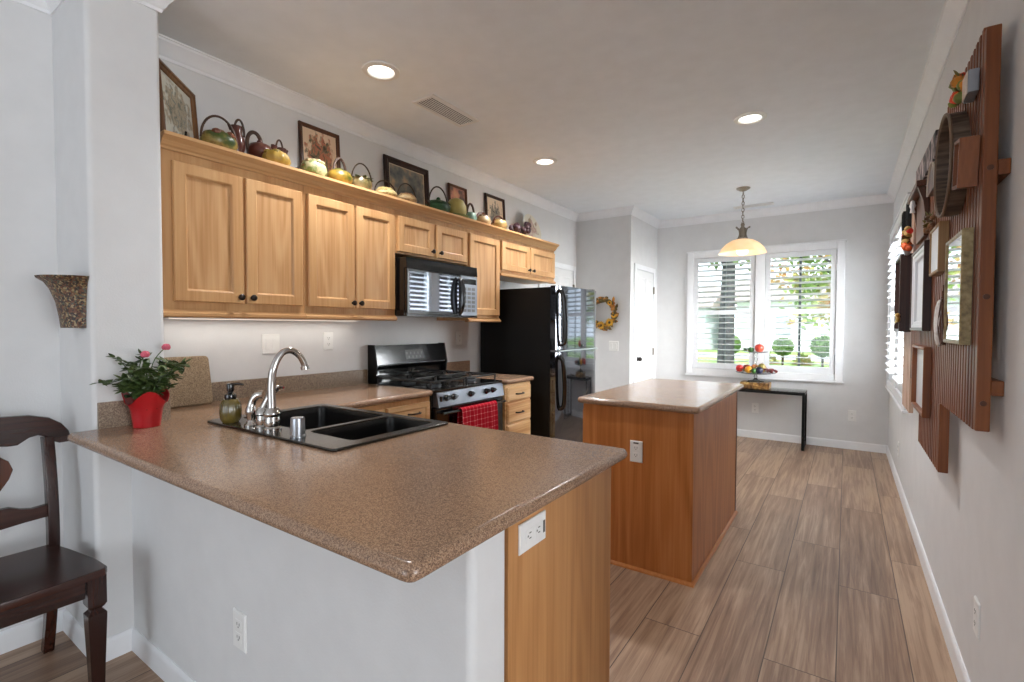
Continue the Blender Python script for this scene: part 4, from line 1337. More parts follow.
# ------------------------------------------------------------------ console table and fruit stand
def console():
    x0, x1, y0, y1, zt = -1.16, -.352, 6.030, 6.385, .620
    t = thing('console_table', 'small black metal console table with glass top below far window', 'table', ((x0 + x1) / 2, (y0 + y1) / 2, 0))
    w_ = .013
    fr = MB()
    fr.box(x0, x1, y0, y0 + 2 * w_, zt - .034, zt - .006, .002); fr.box(x0, x1, y1 - 2 * w_, y1, zt - .034, zt - .006, .002)
    fr.box(x0, x0 + 2 * w_, y0 + 2 * w_, y1 - 2 * w_, zt - .034, zt - .006, .002); fr.box(x1 - 2 * w_, x1, y0 + 2 * w_, y1 - 2 * w_, zt - .034, zt - .006, .002)
    fr.build('frame', M['blackmat'], t)
    MB().box(x0 + .003, x1 - .003, y0 + .003, y1 - .003, zt - .0058, zt, .001).build('glass_top', M['tint'], t)
    for xx in (x0, x1 - 2 * w_):
        for yy in (y0, y1 - 2 * w_):
            MB().box(xx, xx + 2 * w_, yy, yy + 2 * w_, 0, zt - .0345, .002).build('leg', M['blackmat'], t)
    # scrolled iron side inset
    s = MB()
    for k in range(5):
        zc = .12 + k * .09
        s.tube(arc((x1 - w_, (y0 + y1) / 2, zc), .045, .04, 0, 330, 12, 'yz'), .005, 5)
    s.tube([(x1 - w_, (y0 + y1) / 2, .02), (x1 - w_, (y0 + y1) / 2, zt - .036)], .005, 6)
    s.box(x1 - 2 * w_, x1, y0 + 2 * w_, y1 - 2 * w_, .02, .04)
    s.build('side_scroll', M['blackmat'], t)
    return zt


zt = console()
FX, FY = -.850, 6.195
bx_ = MB().box(FX - .150, FX + .150, FY - .10, FY + .10, zt + .0005, zt + .072, .008)
for k in range(26):
    a = rnd.uniform(-.14, .14)
    bx_.ball((FX + a, FY - .10, zt + rnd.uniform(.012, .062)), .014, .006, .011, 8, 6)
tag(bx_.build('decorative_box', mottle('gilt_box', [(52, 34, 20), (96, 62, 30), (160, 118, 62), (206, 178, 122)], 22, .4), None), 'gilded low box under the glass fruit stand on console', 'box')
t = thing('fruit_stand', 'two-tier clear glass pedestal stand holding fruit by the window', 'stand', (FX, FY, zt + .073))
zb = zt + .073
MB().lathe([(0, 0), (.10, 0), (.085, .010), (.03, .022), (.014, .04), (.020, .06), (.012, .08), (.012, .088), (0, .088)], FX, FY, zb, 28).build('pedestal', M['tint'], t)
MB().lathe([(0, .089), (.15, .092), (.205, .104), (.207, .108), (.15, .098), (0, .096)], FX, FY, zb, 36).build('lower_plate', M['tint'], t)
MB().lathe([(0, .097), (.03, .097), (.012, .12), (.010, .22), (.018, .26), (.010, .30), (.02, .326), (0, .326)], FX, FY, zb, 20).build('stem', M['tint'], t)
MB().lathe([(0, .327), (.08, .329), (.125, .340), (.127, .344), (.08, .335), (0, .333)], FX, FY, zb, 30).build('upper_plate', M['tint'], t)


def fruit(name, label, cat, c, rx, rz, cols, stem=True, jit=0):
    t = thing(name, label, cat, (c[0], c[1], c[2] - rz), 'artificial fruit on the stand')
    MB().lathe([(0, -.80 * rz), (rx * .35, -.97 * rz), (rx * .75, -.72 * rz), (rx, -.1 * rz), (rx * .92, .45 * rz), (rx * .55, .86 * rz), (rx * .22, .93 * rz), (0, .80 * rz)], c[0], c[1], c[2], 20).build('flesh', mottle(name + '_skin', cols, 14, .3), t)
    if stem:
        MB().tube([(c[0], c[1], c[2] + rz * .75), (c[0] + .004, c[1], c[2] + rz * 1.15)], .0025, 5).build('stalk', M['soil'], t)


RED = [(150, 20, 24), (196, 40, 38), (214, 80, 56)]
fruit('apple', 'red apple at the left rim of the lower fruit tier', 'apple', (FX - .165, FY - .03, zb + .147), .042, .040, RED)
fruit('apple', 'dark red apple behind the orange on the lower fruit tier', 'apple', (FX - .095, FY + .015, zb + .148), .047, .044, [(96, 20, 20), (130, 34, 30), (150, 60, 40)])
fruit('orange', 'orange at the front left of the lower fruit tier', 'orange', (FX - .063, FY - .085, zb + .140), .041, .039, [(214, 130, 22), (236, 160, 40), (244, 180, 60)], False)
fruit('plum', 'dark blue plum at the front middle of the lower fruit tier', 'plum', (FX + .048, FY - .085, zb + .138), .040, .037, [(24, 24, 44), (40, 40, 66), (60, 58, 84)])
fruit('lime', 'green lime between the orange and plum on the lower tier', 'lime', (FX - .006, FY - .105, zb + .131), .026, .030, [(44, 84, 34), (70, 116, 50), (100, 140, 70)], False)
fruit('pear', 'yellow-green pear at the back of the lower fruit tier', 'pear', (FX + .055, FY + .05, zb + .155), .045, .055, [(120, 110, 40), (160, 140, 60), (180, 100, 50)])
fruit('apple', 'red apple at the right of the upper fruit tier', 'apple', (FX + .035, FY - .02, zb + .385), .050, .047, [(170, 40, 34), (206, 70, 52), (220, 110, 80)])
fruit('lime', 'green fruit at the left of the upper fruit tier', 'lime', (FX - .05, FY - .02, zb + .366), .032, .030, [(36, 74, 34), (60, 104, 52), (90, 130, 80)], False)


def bunch(name, label, c, n, L, r, cols, dirv, seed, cat='grapes', group=None, stalk='stem'):
    t = thing(name, label, cat, c, group); q = random.Random(seed); mb = MB()
    for k in range(n):
        s = q.random(); sp = L * .34 * (1 - s * .7)
        mb.ball((c[0] + dirv[0] * L * s + q.uniform(-sp, sp), c[1] + dirv[1] * L * s + q.uniform(-sp, sp) * .8, c[2] + r + dirv[2] * L * s + q.uniform(0, sp)), r * q.uniform(.85, 1.1), u=10, v=7)
    mb.build('berries', mottle(name + '_skin', cols, 20, .42, .4), t)
    MB().tube([(c[0], c[1], c[2] + r), (c[0] - dirv[0] * .02, c[1], c[2] + r + .05)], .003, 5).build('stalk', M[stalk], t)
    return t


bunch('grape_bunch', 'bunch of red grapes trailing off the right of the lower fruit tier', (FX + .125, FY - .03, zb + .108), 22, .10, .014, [(84, 24, 36), (116, 40, 52), (140, 70, 60)], (.9, -.2, 0), 4)
fruit('peach', 'pale orange peach behind the plum on the lower fruit tier', 'peach', (FX - .022, FY + .098, zb + .150), .045, .043, [(206, 120, 60), (224, 150, 84), (190, 80, 50)])
lv = MB(); q = random.Random(19)
for k in range(34):
    a = q.uniform(0, 2 * PI); rr = q.uniform(.05, .17)
    lv.leaf((FX + math.cos(a) * rr, FY + math.sin(a) * rr * .7, zb + .112 + q.uniform(0, .02)), (math.cos(a), math.sin(a), q.uniform(.0, .5)), (0, 0, 1), q.uniform(.05, .07), .034)
tag(lv.build('leaf_garland', M['leafg'], None, smooth=False), 'green leaves tucked between the fruit on the lower tier', 'leaves')
lf = MB(); q = random.Random(9)
for k in range(16):
    a = q.uniform(0, 2 * PI)
    lf.leaf((FX - .07 + q.uniform(-.04, .02), FY - .02 + q.uniform(-.03, .03), zb + .346 + q.uniform(0, .03)), (math.cos(a) - .4, math.sin(a) * .6, .1), (0, 0, 1), .06, .035)
tag(lf.build('leaf_sprig', M['leafg'], None, smooth=False), 'green leaf sprig on the left of the upper fruit tier', 'leaves')


# ------------------------------------------------------------------ wreath
def wreath():
    cx, cz, rad = -2.392, 1.480, .148
    t = thing('wreath', 'autumn leaf wreath with sunflowers on the grey pantry wall', 'wreath', (cx, YK - .01, cz))
    MB().tube([(cx + rad * math.cos(R(a)), YK - .03, cz + rad * math.sin(R(a))) for a in range(0, 360, 12)], .018, 8, True).build('ring', M['walnut'], t)
    q = random.Random(2)
    for nm, mt_, cnt in (('leaves', mottle('wreath_leaf', [(60, 56, 22), (96, 80, 34), (140, 96, 40)], 20, .6), 110), ('autumn_leaves', mottle('wreath_amber', [(150, 84, 26), (190, 124, 40), (206, 150, 70)], 20, .6), 60)):
        lv = MB()
        for k in range(cnt):
            a = q.uniform(0, 2 * PI); rr = rad + q.uniform(-.028, .03)
            d = (math.cos(a + 1.2 + q.uniform(-.8, .8)), q.uniform(-.6, .05), math.sin(a + 1.2 + q.uniform(-.8, .8)))
            lv.leaf((cx + rr * math.cos(a), YK - .035 - q.uniform(0, .02), cz + rr * math.sin(a)), d, (0, -1, 0), q.uniform(.045, .075), .036)
        lv.build(nm, mt_, t, smooth=False)
    for a, s in ((-50, .055), (-95, .055), (-12, .036), (-135, .045), (50, .034)):
        fx, fz = cx + rad * math.cos(R(a)), cz + rad * math.sin(R(a)); f = MB()
        for k in range(14):
            b = 2 * PI * k / 14
            f.leaf((fx, YK - .062, fz), (math.cos(b), -.15, math.sin(b)), (0, -1, 0), s, s * .45)
        fo = f.build('sunflower', plain('sunflower', (224, 166, 40), .6, vary=.15), t, smooth=False)
        MB().ball((fx, YK - .064, fz), s * .33, s * .2, s * .33).build('flower_centre', M['soil'], fo)


wreath()


# ------------------------------------------------------------------ pictures above the cabinets
def picture(label, x, y0, y1, z0, h, fw_, fm, art, matc=None, matw=0, yaw_=0, lean=6):
    """framed print standing on the cabinet top, leaning back on the wall"""
    wd = y1 - y0
    t = thing('framed_print', label, 'picture', (0, 0, 0), 'framed prints above the cabinets')
    BASE[t.name] = Vector((0, 0, 0))
    O, U, V, Nn = (0, -wd / 2, 0), (0, 1, 0), (0, 0, 1), (1, 0, 0)
    MB().rect(O, U, V, Nn, wd, h, [(0, 0), (0, .014), (.004, .020), (fw_ * .45, .022), (fw_ * .6, .016), (fw_ - .003, .013), (fw_, .008), (fw_, .004)], cap=False).build('frame', fm, t, smooth=False)
    if matc:
        MB().rect(O, U, V, Nn, wd, h, [(fw_ - .002, .003), (fw_ - .002, .006), (fw_ + matw, .0062)], cap=False).build('mat_board', matc, t, smooth=False)
    MB().rect(O, U, V, Nn, wd, h, [(fw_ + matw - .001, .002), (fw_ + matw - .001, .0058), (fw_ + matw + .001, .0059)]).build('artwork', art, t, smooth=False)
    t.location = (x, (y0 + y1) / 2, z0); t.rotation_euler = (0, -R(lean), yaw_)
    return t


cream = plain('cream_mat', (226, 204, 176), .8, vary=.02)
white_mat = plain('white_mat', (214, 214, 206), .8, vary=.02)
picture('large wood-framed floral print standing diagonally in the corner beside the column', -2.592, .855, 1.225, ZT, .335, .034, wood('antique_frame', (84, 54, 30), (116, 78, 44), (146, 104, 62), 'z', .4, .8),
        print_mat('print_floral', (212, 212, 200), [(96, 104, 92), (150, 140, 116), (186, 170, 140), (120, 128, 120)], 9, 1.1, (0, .5, .5)), None, 0, R(45), 4)
picture('brown-framed fruit print on cream ground, second print from the left', -2.735, 1.747, 2.030, ZT, .415, .024, M['walnut'],
        print_mat('print_fruit', (226, 200, 170), [(70, 54, 40), (120, 110, 84), (196, 120, 90), (96, 84, 66)], 8, 1.15, (0, .5, .55)), None, 0, 0, 3.5)
picture('large dark-framed still life print with blue-grey background, widest above the cabinets', -2.735, 2.404, 2.850, ZT, .405, .045, M['dark_wood'],
        mottle('print_still', [(62, 66, 68), (96, 98, 96), (124, 122, 112), (180, 150, 116), (206, 160, 120)], 9, .4), plain('gilt_fillet', (196, 180, 150), .4), .008, 0, 3.5)
picture('small dark-framed print with pink and peach flowers behind the yellow melon pot', -2.735, 3.086, 3.320, ZT, .368, .020, M['walnut'],
        mottle('print_pink', [(60, 58, 52), (110, 84, 76), (196, 130, 106), (210, 160, 120), (86, 92, 110)], 8, .4), None, 0, 0, 3.5)
picture('small black-framed flower print on cream, rightmost print above the cabinets', -2.735, 3.590, 3.890, ZT, .400, .026, M['dark_wood'],
        print_mat('print_sprig', (228, 206, 178), [(70, 74, 72), (110, 104, 96), (160, 150, 130), (60, 56, 52)], 9, 1.3, (0, .5, .5)), None, 0, 0, 3.5)
# little easel foot of the diagonal print
e = MB().tube(spline([(-2.52, .985, ZT + .004), (-2.47, .995, ZT + .012), (-2.44, 1.00, ZT + .012), (-2.432, 1.002, ZT + .035)], 4), .005, 6).tube([(-2.52, .945, ZT + .005), (-2.445, .955, ZT + .005)], .005, 6)
tag(e.build('easel_foot', M['knob'], None), 'dark metal easel foot in front of the large diagonal floral print', 'easel')


# ------------------------------------------------------------------ pottery above the cabinets
GLZ = {}


def glaze(key, cols, scale=22, bump=0):
    if key not in GLZ:
        GLZ[key] = mottle('glaze_' + key, [tuple(v * .84 for v in c) for c in cols], scale, .38, .4, .1, bump)
    return GLZ[key]


BR = plain('wicker_brown', (74, 48, 32), .55, vary=.15)
BRD = plain('redware', (84, 40, 30), .28, coat=.3, vary=.2)
WIRE = plain('dark_wire', (70, 56, 42), .4, .5)


def lump_pot(name, label, cat, x, y, w_, h, body, handle=None, hh=.1, hr=.006, top=None, lobes=0, rim=False, seed=0, sx=.85, leaves=None, hw=None, base_z=ZT):
    t = thing(name, label, cat, (x, y, base_z), 'pottery above the cabinets')
    r = w_ / 2; dep = .12 if lobes else 0
    MB().lathe([(0, .001), (r * .62, .001), (r * .86, h * .22), (r, h * .52), (r * .93, h * .78), (r * .74, h), (r * .70, h * .98), (r * .6, h * .90), (0, h * .86)], x, y, base_z, 36, sx=sx, lobes=lobes, depth=dep).build('body', body, t)
    if top is not None:
        q = random.Random(seed); tp = MB()
        for k in range(11):
            a = 2 * PI * k / 11; rr = r * q.uniform(.25, .74)
            tp.ball((x + math.cos(a) * rr * sx, y + math.sin(a) * rr, base_z + h * .93), r * .26, r * .26, r * .22, 8, 6, .06)
        tp.ball((x, y, base_z + h * 1.02), r * .40, r * .40, r * .26, 10, 7, .05)
        tp.build('lid', top, t)
    if leaves is not None:
        q = random.Random(seed + 5); lv = MB()
        for k in range(16):
            a = q.uniform(0, 2 * PI)
            lv.leaf((x + math.cos(a) * r * .45 * sx, y + math.sin(a) * r * .45, base_z + h * .95), (math.cos(a), math.sin(a), q.uniform(-.3, .3)), (0, 0, 1), r * .7, r * .42)
        lv.build('leaves', leaves, t, smooth=False)
    if handle is not None:
        hwid = (hw or w_ * .98) / 2
        MB().tube(arc((x, y, base_z + h * .62), hwid, hh - h * .62, 0, 180, 18, 'yz'), hr, 7).build('handle', handle, t)
    return t


XP = -2.490
lump_pot('basket_tureen', 'green, yellow and brown basket tureen with tall arched handle, leftmost pot', 'pottery', XP, 1.168, .165, .088, glaze('harvest', [(52, 78, 32), (100, 108, 44), (176, 154, 80), (120, 68, 40)], 20), BR, .172, .0055, glaze('russet', [(110, 60, 34), (150, 84, 52), (120, 70, 40)], 18), seed=1)


def pitcher(name, label, x, y, w_, h, mt_, hm, side, base_z=ZT, wide=1.0):
    t = thing(name, label, 'pitcher', (x, y, base_z), 'pottery above the cabinets')
    r = w_ / 2
    MB().lathe([(0, .001), (r * .7, .001), (r, h * .30), (r * .95, h * .55), (r * .62, h * .78), (r * .72, h), (r * .64, h), (r * .5, h * .80), (0, h * .7)], x, y, base_z, 24).build('body', mt_, t)
    MB().tube([(x, y - side * r * .55, base_z + h * .86), (x, y - side * r * 1.0, base_z + h * 1.0)], [r * .34, r * .16], 8).build('spout', mt_, t)
    MB().tube(arc((x, y + side * r * .35, base_z + h * .80), r * .62, h * .46, -10, 190, 14, 'yz'), r * .14, 8).build('handle', hm, t)
    return t


tr = MB().box(-2.700, -2.530, 1.262, 1.510, ZT, ZT + .040, .004).box(-2.700, -2.522, 1.255, 1.517, ZT + .034, ZT + .045, .003)
tag(tr.build('tray', M['dark_wood'], None), 'low dark wooden tray stand beneath the redware pitcher and teapot', 'tray')
pitcher('pitcher', 'dark red glazed pitcher on the tray behind the basket tureen handle', -2.600, 1.304, .080, .150, BRD, BR, 1, ZT + .0455)


def teapot():
    x, y, bz = -2.605, 1.428, ZT + .0455
    t = thing('teapot', 'dark redware teapot with a thick looped handle beside the red pitcher', 'teapot', (x, y, bz), 'pottery above the cabinets')
    MB().lathe([(0, .001), (.042, .001), (.064, .040), (.066, .066), (.050, .092), (.02, .104), (0, .105)], x, y, bz, 26).build('body', BRD, t)
    MB().tube(spline([(x, y + .045, bz + .055), (x, y + .068, bz + .078), (x, y + .080, bz + .115)], 4), [.020, .019, .018, .017, .016, .016, .015, .016, .018], 10).build('spout', BRD, t)
    MB().tube(arc((x, y - .030, bz + .090), .038, .062, -20, 215, 16, 'yz'), .010, 8).build('handle', BR, t)
    MB().ball((x, y, bz + .108), .015).build('lid_knob', BRD, t)


tr2 = bpy.data.objects['tray']
teapot()
pitcher('pitcher', 'small brown pitcher behind the yellow pumpkin pot', -2.640, 1.570, .072, .170, BRD, BR, -1)
lump_pot('pumpkin_pot', 'yellow lobed pumpkin pot with green leaf on its lid', 'pottery', -2.470, 1.442, .145, .075, glaze('pumpkin', [(140, 108, 30), (184, 146, 54), (200, 164, 80)], 14), None, lobes=10, top=glaze('pumpkin_lid', [(110, 104, 36), (160, 132, 50), (90, 96, 44)], 18), seed=4)
dk = lump_pot('ceramic_dish', 'little black dish right of the yellow pumpkin pot', 'dish', -2.480, 1.562, .055, .030, M['black'], None)
lump_pot('leaf_pot', 'cream pot with green and pink leaf pattern below the fruit print', 'pottery', XP, 1.672, .150, .095, glaze('leafy', [(196, 180, 130), (214, 204, 160), (120, 150, 70), (180, 110, 90)], 26), None, leaves=None, top=glaze('leafy_lid', [(130, 150, 80), (200, 190, 140), (170, 110, 80)], 22), seed=6)
lump_pot('basket_tureen', 'green and yellow fruit basket pot at the right edge of the fruit print', 'pottery', XP, 1.842, .155, .085, glaze('corn', [(70, 84, 30), (170, 134, 44), (196, 156, 58)], 20, .3), BR, .165, .0075, glaze('vine', [(50, 70, 24), (96, 104, 40), (120, 84, 40)], 20), seed=7, hw=.09)
lump_pot('basket_tureen', 'wire-handled basket with green leaves left of the large still life', 'pottery', XP, 2.002, .130, .090, glaze('olivebasket', [(90, 84, 44), (140, 120, 74), (170, 150, 110)], 26, .3), WIRE, .178, .0045, None, leaves=glaze('vine2', [(60, 84, 34), (96, 116, 56), (120, 90, 50)], 20), seed=8, hw=.155)
lump_pot('basket_tureen', 'cream spotted basket pot at the lower left of the large still life', 'pottery', XP, 2.192, .165, .058, glaze('creamspot', [(214, 190, 120), (226, 206, 146), (150, 110, 60), (226, 206, 146)], 40), WIRE, .118, .0045, glaze('creamlid', [(200, 172, 96), (220, 196, 130)], 20), seed=9, hw=.18)
lump_pot('basket_tureen', 'brown and cream acorn basket pot before the middle of the large still life', 'pottery', XP, 2.377, .150, .066, glaze('acorn', [(150, 104, 62), (206, 178, 130), (120, 76, 44)], 26), WIRE, .146, .0045, glaze('acornlid', [(96, 62, 38), (140, 96, 60), (200, 176, 130)], 20), seed=10, hw=.17)


def green_teapot():
    x, y = XP, 2.690
    t = thing('teapot', 'dark green glazed teapot with tall wire loop handle beside the still life', 'teapot', (x, y, ZT), 'pottery above the cabinets')
    g = glaze('forest', [(18, 48, 30), (34, 80, 46), (60, 110, 66)], 18)
    MB().lathe([(0, .001), (.060, .001), (.096, .035), (.100, .060), (.075, .088), (.03, .100), (0, .101)], x, y, ZT, 30, sx=.8).build('body', g, t)
    MB().ball((x, y, ZT + .108), .016).build('lid_knob', g, t)
    MB().tube(spline([(x, y - .080, ZT + .045), (x, y - .105, ZT + .062), (x, y - .122, ZT + .070)], 4), [.016, .015, .014, .013, .012, .012, .011, .011, .012], 8).build('spout', M['dark_wood'], t)
    MB().tube(arc((x, y, ZT + .06), .100, .138, 0, 180, 20, 'yz'), .0055, 7).build('handle', WIRE, t)
    lv = MB(); q = random.Random(21)
    for k in range(10):
        a = 2 * PI * k / 10
        lv.leaf((x + math.cos(a) * .05, y + math.sin(a) * .06, ZT + .088), (math.cos(a), math.sin(a), -.5), (0, 0, 1), .05, .035)
    lv.build('leaves', glaze('forest2', [(30, 70, 40), (70, 120, 70)], 18), t, smooth=False)


green_teapot()
t = thing('melon_pot', 'pale yellow melon-shaped covered pot on a green leaf dish', 'pottery', (XP, 2.895, ZT), 'pottery above the cabinets')
MB().lathe([(0, .001), (.07, .001), (.105, .020), (.108, .026), (.075, .018), (0, .014)], XP, 2.895, ZT, 30, sx=.8).build('dish', glaze('leafdish', [(60, 96, 50), (100, 130, 70), (150, 160, 90)], 18), t)
MB().lathe([(0, .02), (.070, .024), (.088, .055), (.084, .10), (.060, .140), (.025, .157), (0, .159)], XP, 2.890, ZT, 40, sx=.85, lobes=12, depth=.03).build('melon', glaze('melon', [(180, 162, 80), (200, 182, 100), (212, 196, 118)], 10), t)
lump_pot('mug', 'pale turquoise round mug with a looped brown handle', 'mug', XP, 3.062, .112, .080, glaze('aqua', [(120, 168, 150), (150, 190, 172), (170, 200, 184)], 14), BR, .152, .009, None, hw=.09)
lump_pot('basket_tureen', 'small cream pot with brown handle left of the rightmost print', 'pottery', XP, 3.215, .155, .080, glaze('apricot', [(214, 176, 120), (226, 196, 146), (170, 100, 60)], 22), BRD, .112, .008, glaze('apricotlid', [(200, 150, 90), (110, 60, 40), (220, 190, 140)], 16), seed=12)
lump_pot('gourd_pot', 'yellow gourd pot with brown handle in front of the rightmost print', 'pottery', XP, 3.450, .165, .085, glaze('gourd', [(120, 94, 44), (170, 140, 80), (186, 158, 98)], 14), BRD, .125, .008, glaze('gourdlid', [(120, 84, 40), (186, 150, 70)], 16), seed=13)
bunch('grape_cluster', 'dark purple ceramic grape cluster left of the white plate', (XP, 3.670, ZT), 40, .13, .021, [(30, 14, 18), (48, 22, 28), (70, 36, 38)], (0, .5, .55), 14, group='ceramic grapes', stalk='soil')
bunch('grape_cluster', 'dark purple ceramic grape cluster directly in front of the white plate', (XP, 3.850, ZT), 46, .15, .021, [(30, 14, 18), (48, 22, 28), (70, 36, 38)], (0, .45, .75), 15, group='ceramic grapes', stalk='soil')
pl = MB().lathe([(0, 0), (.105, 0), (.155, .014), (.160, .020), (.15, .020), (.103, .006), (0, .006)], 0, 0, 0, 44)
pl.xf(Matrix.Translation((-2.665, 4.245, ZT + .160)) @ Matrix.Rotation(R(76), 4, 'Y'))
tag(pl.build('plate', print_mat('plate_glaze', (222, 216, 200), [(150, 130, 90), (180, 150, 140), (206, 200, 180)], 5, 1.3), None), 'large cream decorative plate standing at the right end above the cabinets', 'plate')


# ------------------------------------------------------------------ slatted display on the right wall
RX = .316      # front plane of the slats
def rack():
    t = thing('slatted_wall_rack', 'stained wooden slat display rack mounted on the right wall', 'wall rack', (.345, 2.9, 1.0))
    def sect(y0, y1, z0, z1, n, mt_, w_=.024):
        mb = MB(); pitch = (y1 - y0) / n
        for k in range(n):
            ya = y0 + pitch * k
            mb.box(RX, RX + .022, ya, ya + pitch * .52, z0, z1, .002)
        return mb.build('slats', mt_, t, smooth=False)
    MB().box(RX, .348, 1.945, 1.978, 1.008, 2.172, .003).build('end_post', M['rackend'], t, smooth=False)
    sect(1.988, 2.640, 1.006, 2.190, 15, M['rack'])
    MB().box(RX, .348, 2.605, 2.636, .724, 1.004, .003).build('end_post', M['rackend'], t, smooth=False)
    sect(2.642, 3.300, .724, 2.060, 13, M['rack'])
    sect(3.306, 3.760, 1.015, 2.060, 9, M['rack'])
    sect(3.766, 4.225, .800, 2.080, 6, M['pale_wood'])
    for z in (1.135, 1.77):
        MB().box(.349, .376, 1.952, 4.22, z - .022, z + .022, .002).build('cross_rail', M['rackend'], t, smooth=False)
    for z in (1.09, 1.40, 1.77):
        MB().lathe([(0, 0), (.008, 0), (.008, .002), (0, .003)], 0, 0, 0, 12, M=Matrix.Rotation(R(90), 4, 'X')).xf(Matrix.Translation((.332, 1.945, z))).build('screw', M['walnut'], t)


rack()


def box_frame(name, label, cat, y0, y1, x0, z0, z1, fm, fw_, inner, inner_mat_depth=.006, x1=RX - .0015, lips=None, group='frames on the slat rack'):
    """shadow-box frame hung on the rack, facing -x (into the room)"""
    t = thing(name, label, cat, (x1, (y0 + y1) / 2, z0), group)
    O, U, V, Nn = (x1, y1, z0), (0, -1, 0), (0, 0, 1), (-1, 0, 0)
    d = x1 - x0
    MB().rect(O, U, V, Nn, y1 - y0, z1 - z0, [(0, 0), (0, d - .003), (.003, d), (fw_ - .003, d), (fw_, d - .003), (fw_, inner_mat_depth)], cap=False).build('frame', fm, t, smooth=False)
    if lips is not None:
        MB().rect(O, U, V, Nn, y1 - y0, z1 - z0, [(fw_ - .001, inner_mat_depth - .002), (fw_ - .001, d - .004), (fw_ + .012, d - .006), (fw_ + .016, d - .010), (fw_ + .030, d - .013), (fw_ + .034, inner_mat_depth + .001)], cap=False).build('moulding', lips, t, smooth=False)
    MB().rect(O, U, V, Nn, y1 - y0, z1 - z0, [(fw_ - .002, .001), (fw_ - .002, inner_mat_depth), (fw_, inner_mat_depth + .0005)]).build('face', inner, t, smooth=False)
    return t


white_face = plain('white_face', (222, 224, 228), .3, vary=.01)
linen = plain('linen_face', (206, 200, 188), .7, vary=.03)
box_frame('wall_mirror', 'gilt-sided mirror hung on the near part of the slat rack', 'mirror', 2.032, 2.342, .288, 1.257, 1.616, M['gold'], .014, M['mirror'], .022)
box_frame('shadow_box', 'tan wood shadow box with white front just beyond the round sieve', 'frame', 2.487, 2.735, .285, 1.528, 1.719, M['tan_wood'], .012, white_face, .024)
box_frame('picture_frame', 'dark brown frame with stepped white moulding at the middle of the rack', 'frame', 2.915, 3.453, .285, 1.296, 1.710, M['dark_wood'], .016, white_face, .005, lips=white_face)
box_frame('shadow_box', 'deep dark purple-brown box frame at the far end of the rack', 'frame', 3.743, 4.117, .258, 1.286, 1.752, M['dark_wood'], .02, linen, .03)
box_frame('shadow_box', 'brown open box frame with white backing, lowest on the rack', 'frame', 2.863, 3.331, .288, .905, 1.224, M['rackend'], .016, white_face, .006)
box_frame('picture_frame', 'thin black frame high on the rack near the red flowers', 'frame', 3.851, 3.93, .292, 1.871, 2.084, M['blackmat'], .01, linen, .01)
box_frame('picture_frame', 'narrow black frame at the upper far end of the rack by the window', 'frame', 4.130, 4.222, .292, 1.850, 2.076, M['blackmat'], .01, linen, .01)


def sieve():
    cy, cz, ra = 2.285, 1.874, .171
    t = thing('round_sieve', 'large round wooden sieve with dark woven rim hung on the rack', 'sieve', (RX, cy, cz - ra))
    xa, xb_ = .268, RX - .002
    mb = MB(); b = mb.bm; n = 56
    def ring(r, x_):
        return [b.verts.new((x_, cy + r * math.cos(2 * PI * k / n), cz + r * math.sin(2 * PI * k / n))) for k in range(n)]
    rs = [ring(ra, xb_), ring(ra + .002, (xa + xb_) / 2), ring(ra, xa), ring(ra - .008, xa), ring(ra - .008, xb_)]
    for i in range(5):
        p, q = rs[i], rs[(i + 1) % 5]
        for k in range(n):
            b.faces.new((p[k], p[(k + 1) % n], q[(k + 1) % n], q[k]))
    bmesh.ops.recalc_face_normals(b, faces=list(b.faces))
    mb.build('hoop', M['sievewood'], t)
    MB().tube([(xa, cy + (ra + .001) * math.cos(R(a)), cz + (ra + .001) * math.sin(R(a))) for a in range(0, 360, 8)], .005, 6, True).build('rim_band', M['sieverim'], t)
    ms = MB()
    for k in range(-13, 14):
        o = k * .0125; h = math.sqrt(max(0, (ra - .01) ** 2 - o * o))
        ms.box(xb_ - .006, xb_ - .004, cy + o - .001, cy + o + .001, cz - h, cz + h); ms.box(xb_ - .006, xb_ - .004, cy - h, cy + h, cz + o - .001, cz + o + .001)
    ms.build('mesh', M['slot'], t, smooth=False)


M['sievewood'] = mottle('sieve_rim', [(58, 44, 36), (92, 74, 60), (120, 100, 84)], 10, .6, stretch=(1, 1, 9))
M['sieverim'] = plain('sieve_edge', (120, 96, 76), .5)
sieve()


# galvanised pocket with dried flowers, near top
t = thing('wall_planter', 'small white-fronted metal wall box high on the near end of the rack', 'planter', (RX, 2.07, 2.0), None)
MB().prism([(2.010, 2.020), (2.085, 2.012), (2.085, 2.085), (2.010, 2.086)], .288, RX - .002, 'yz', .003).build('box', M['steel2'] if 'steel2' in M else plain('galvanised', (150, 154, 160), .4, .5), t)
MB().box(.2855, .2875, 2.012, 2.083, 2.016, 2.083).build('front_panel', plain('shell_white', (222, 206, 190), .5, vary=.1), t)


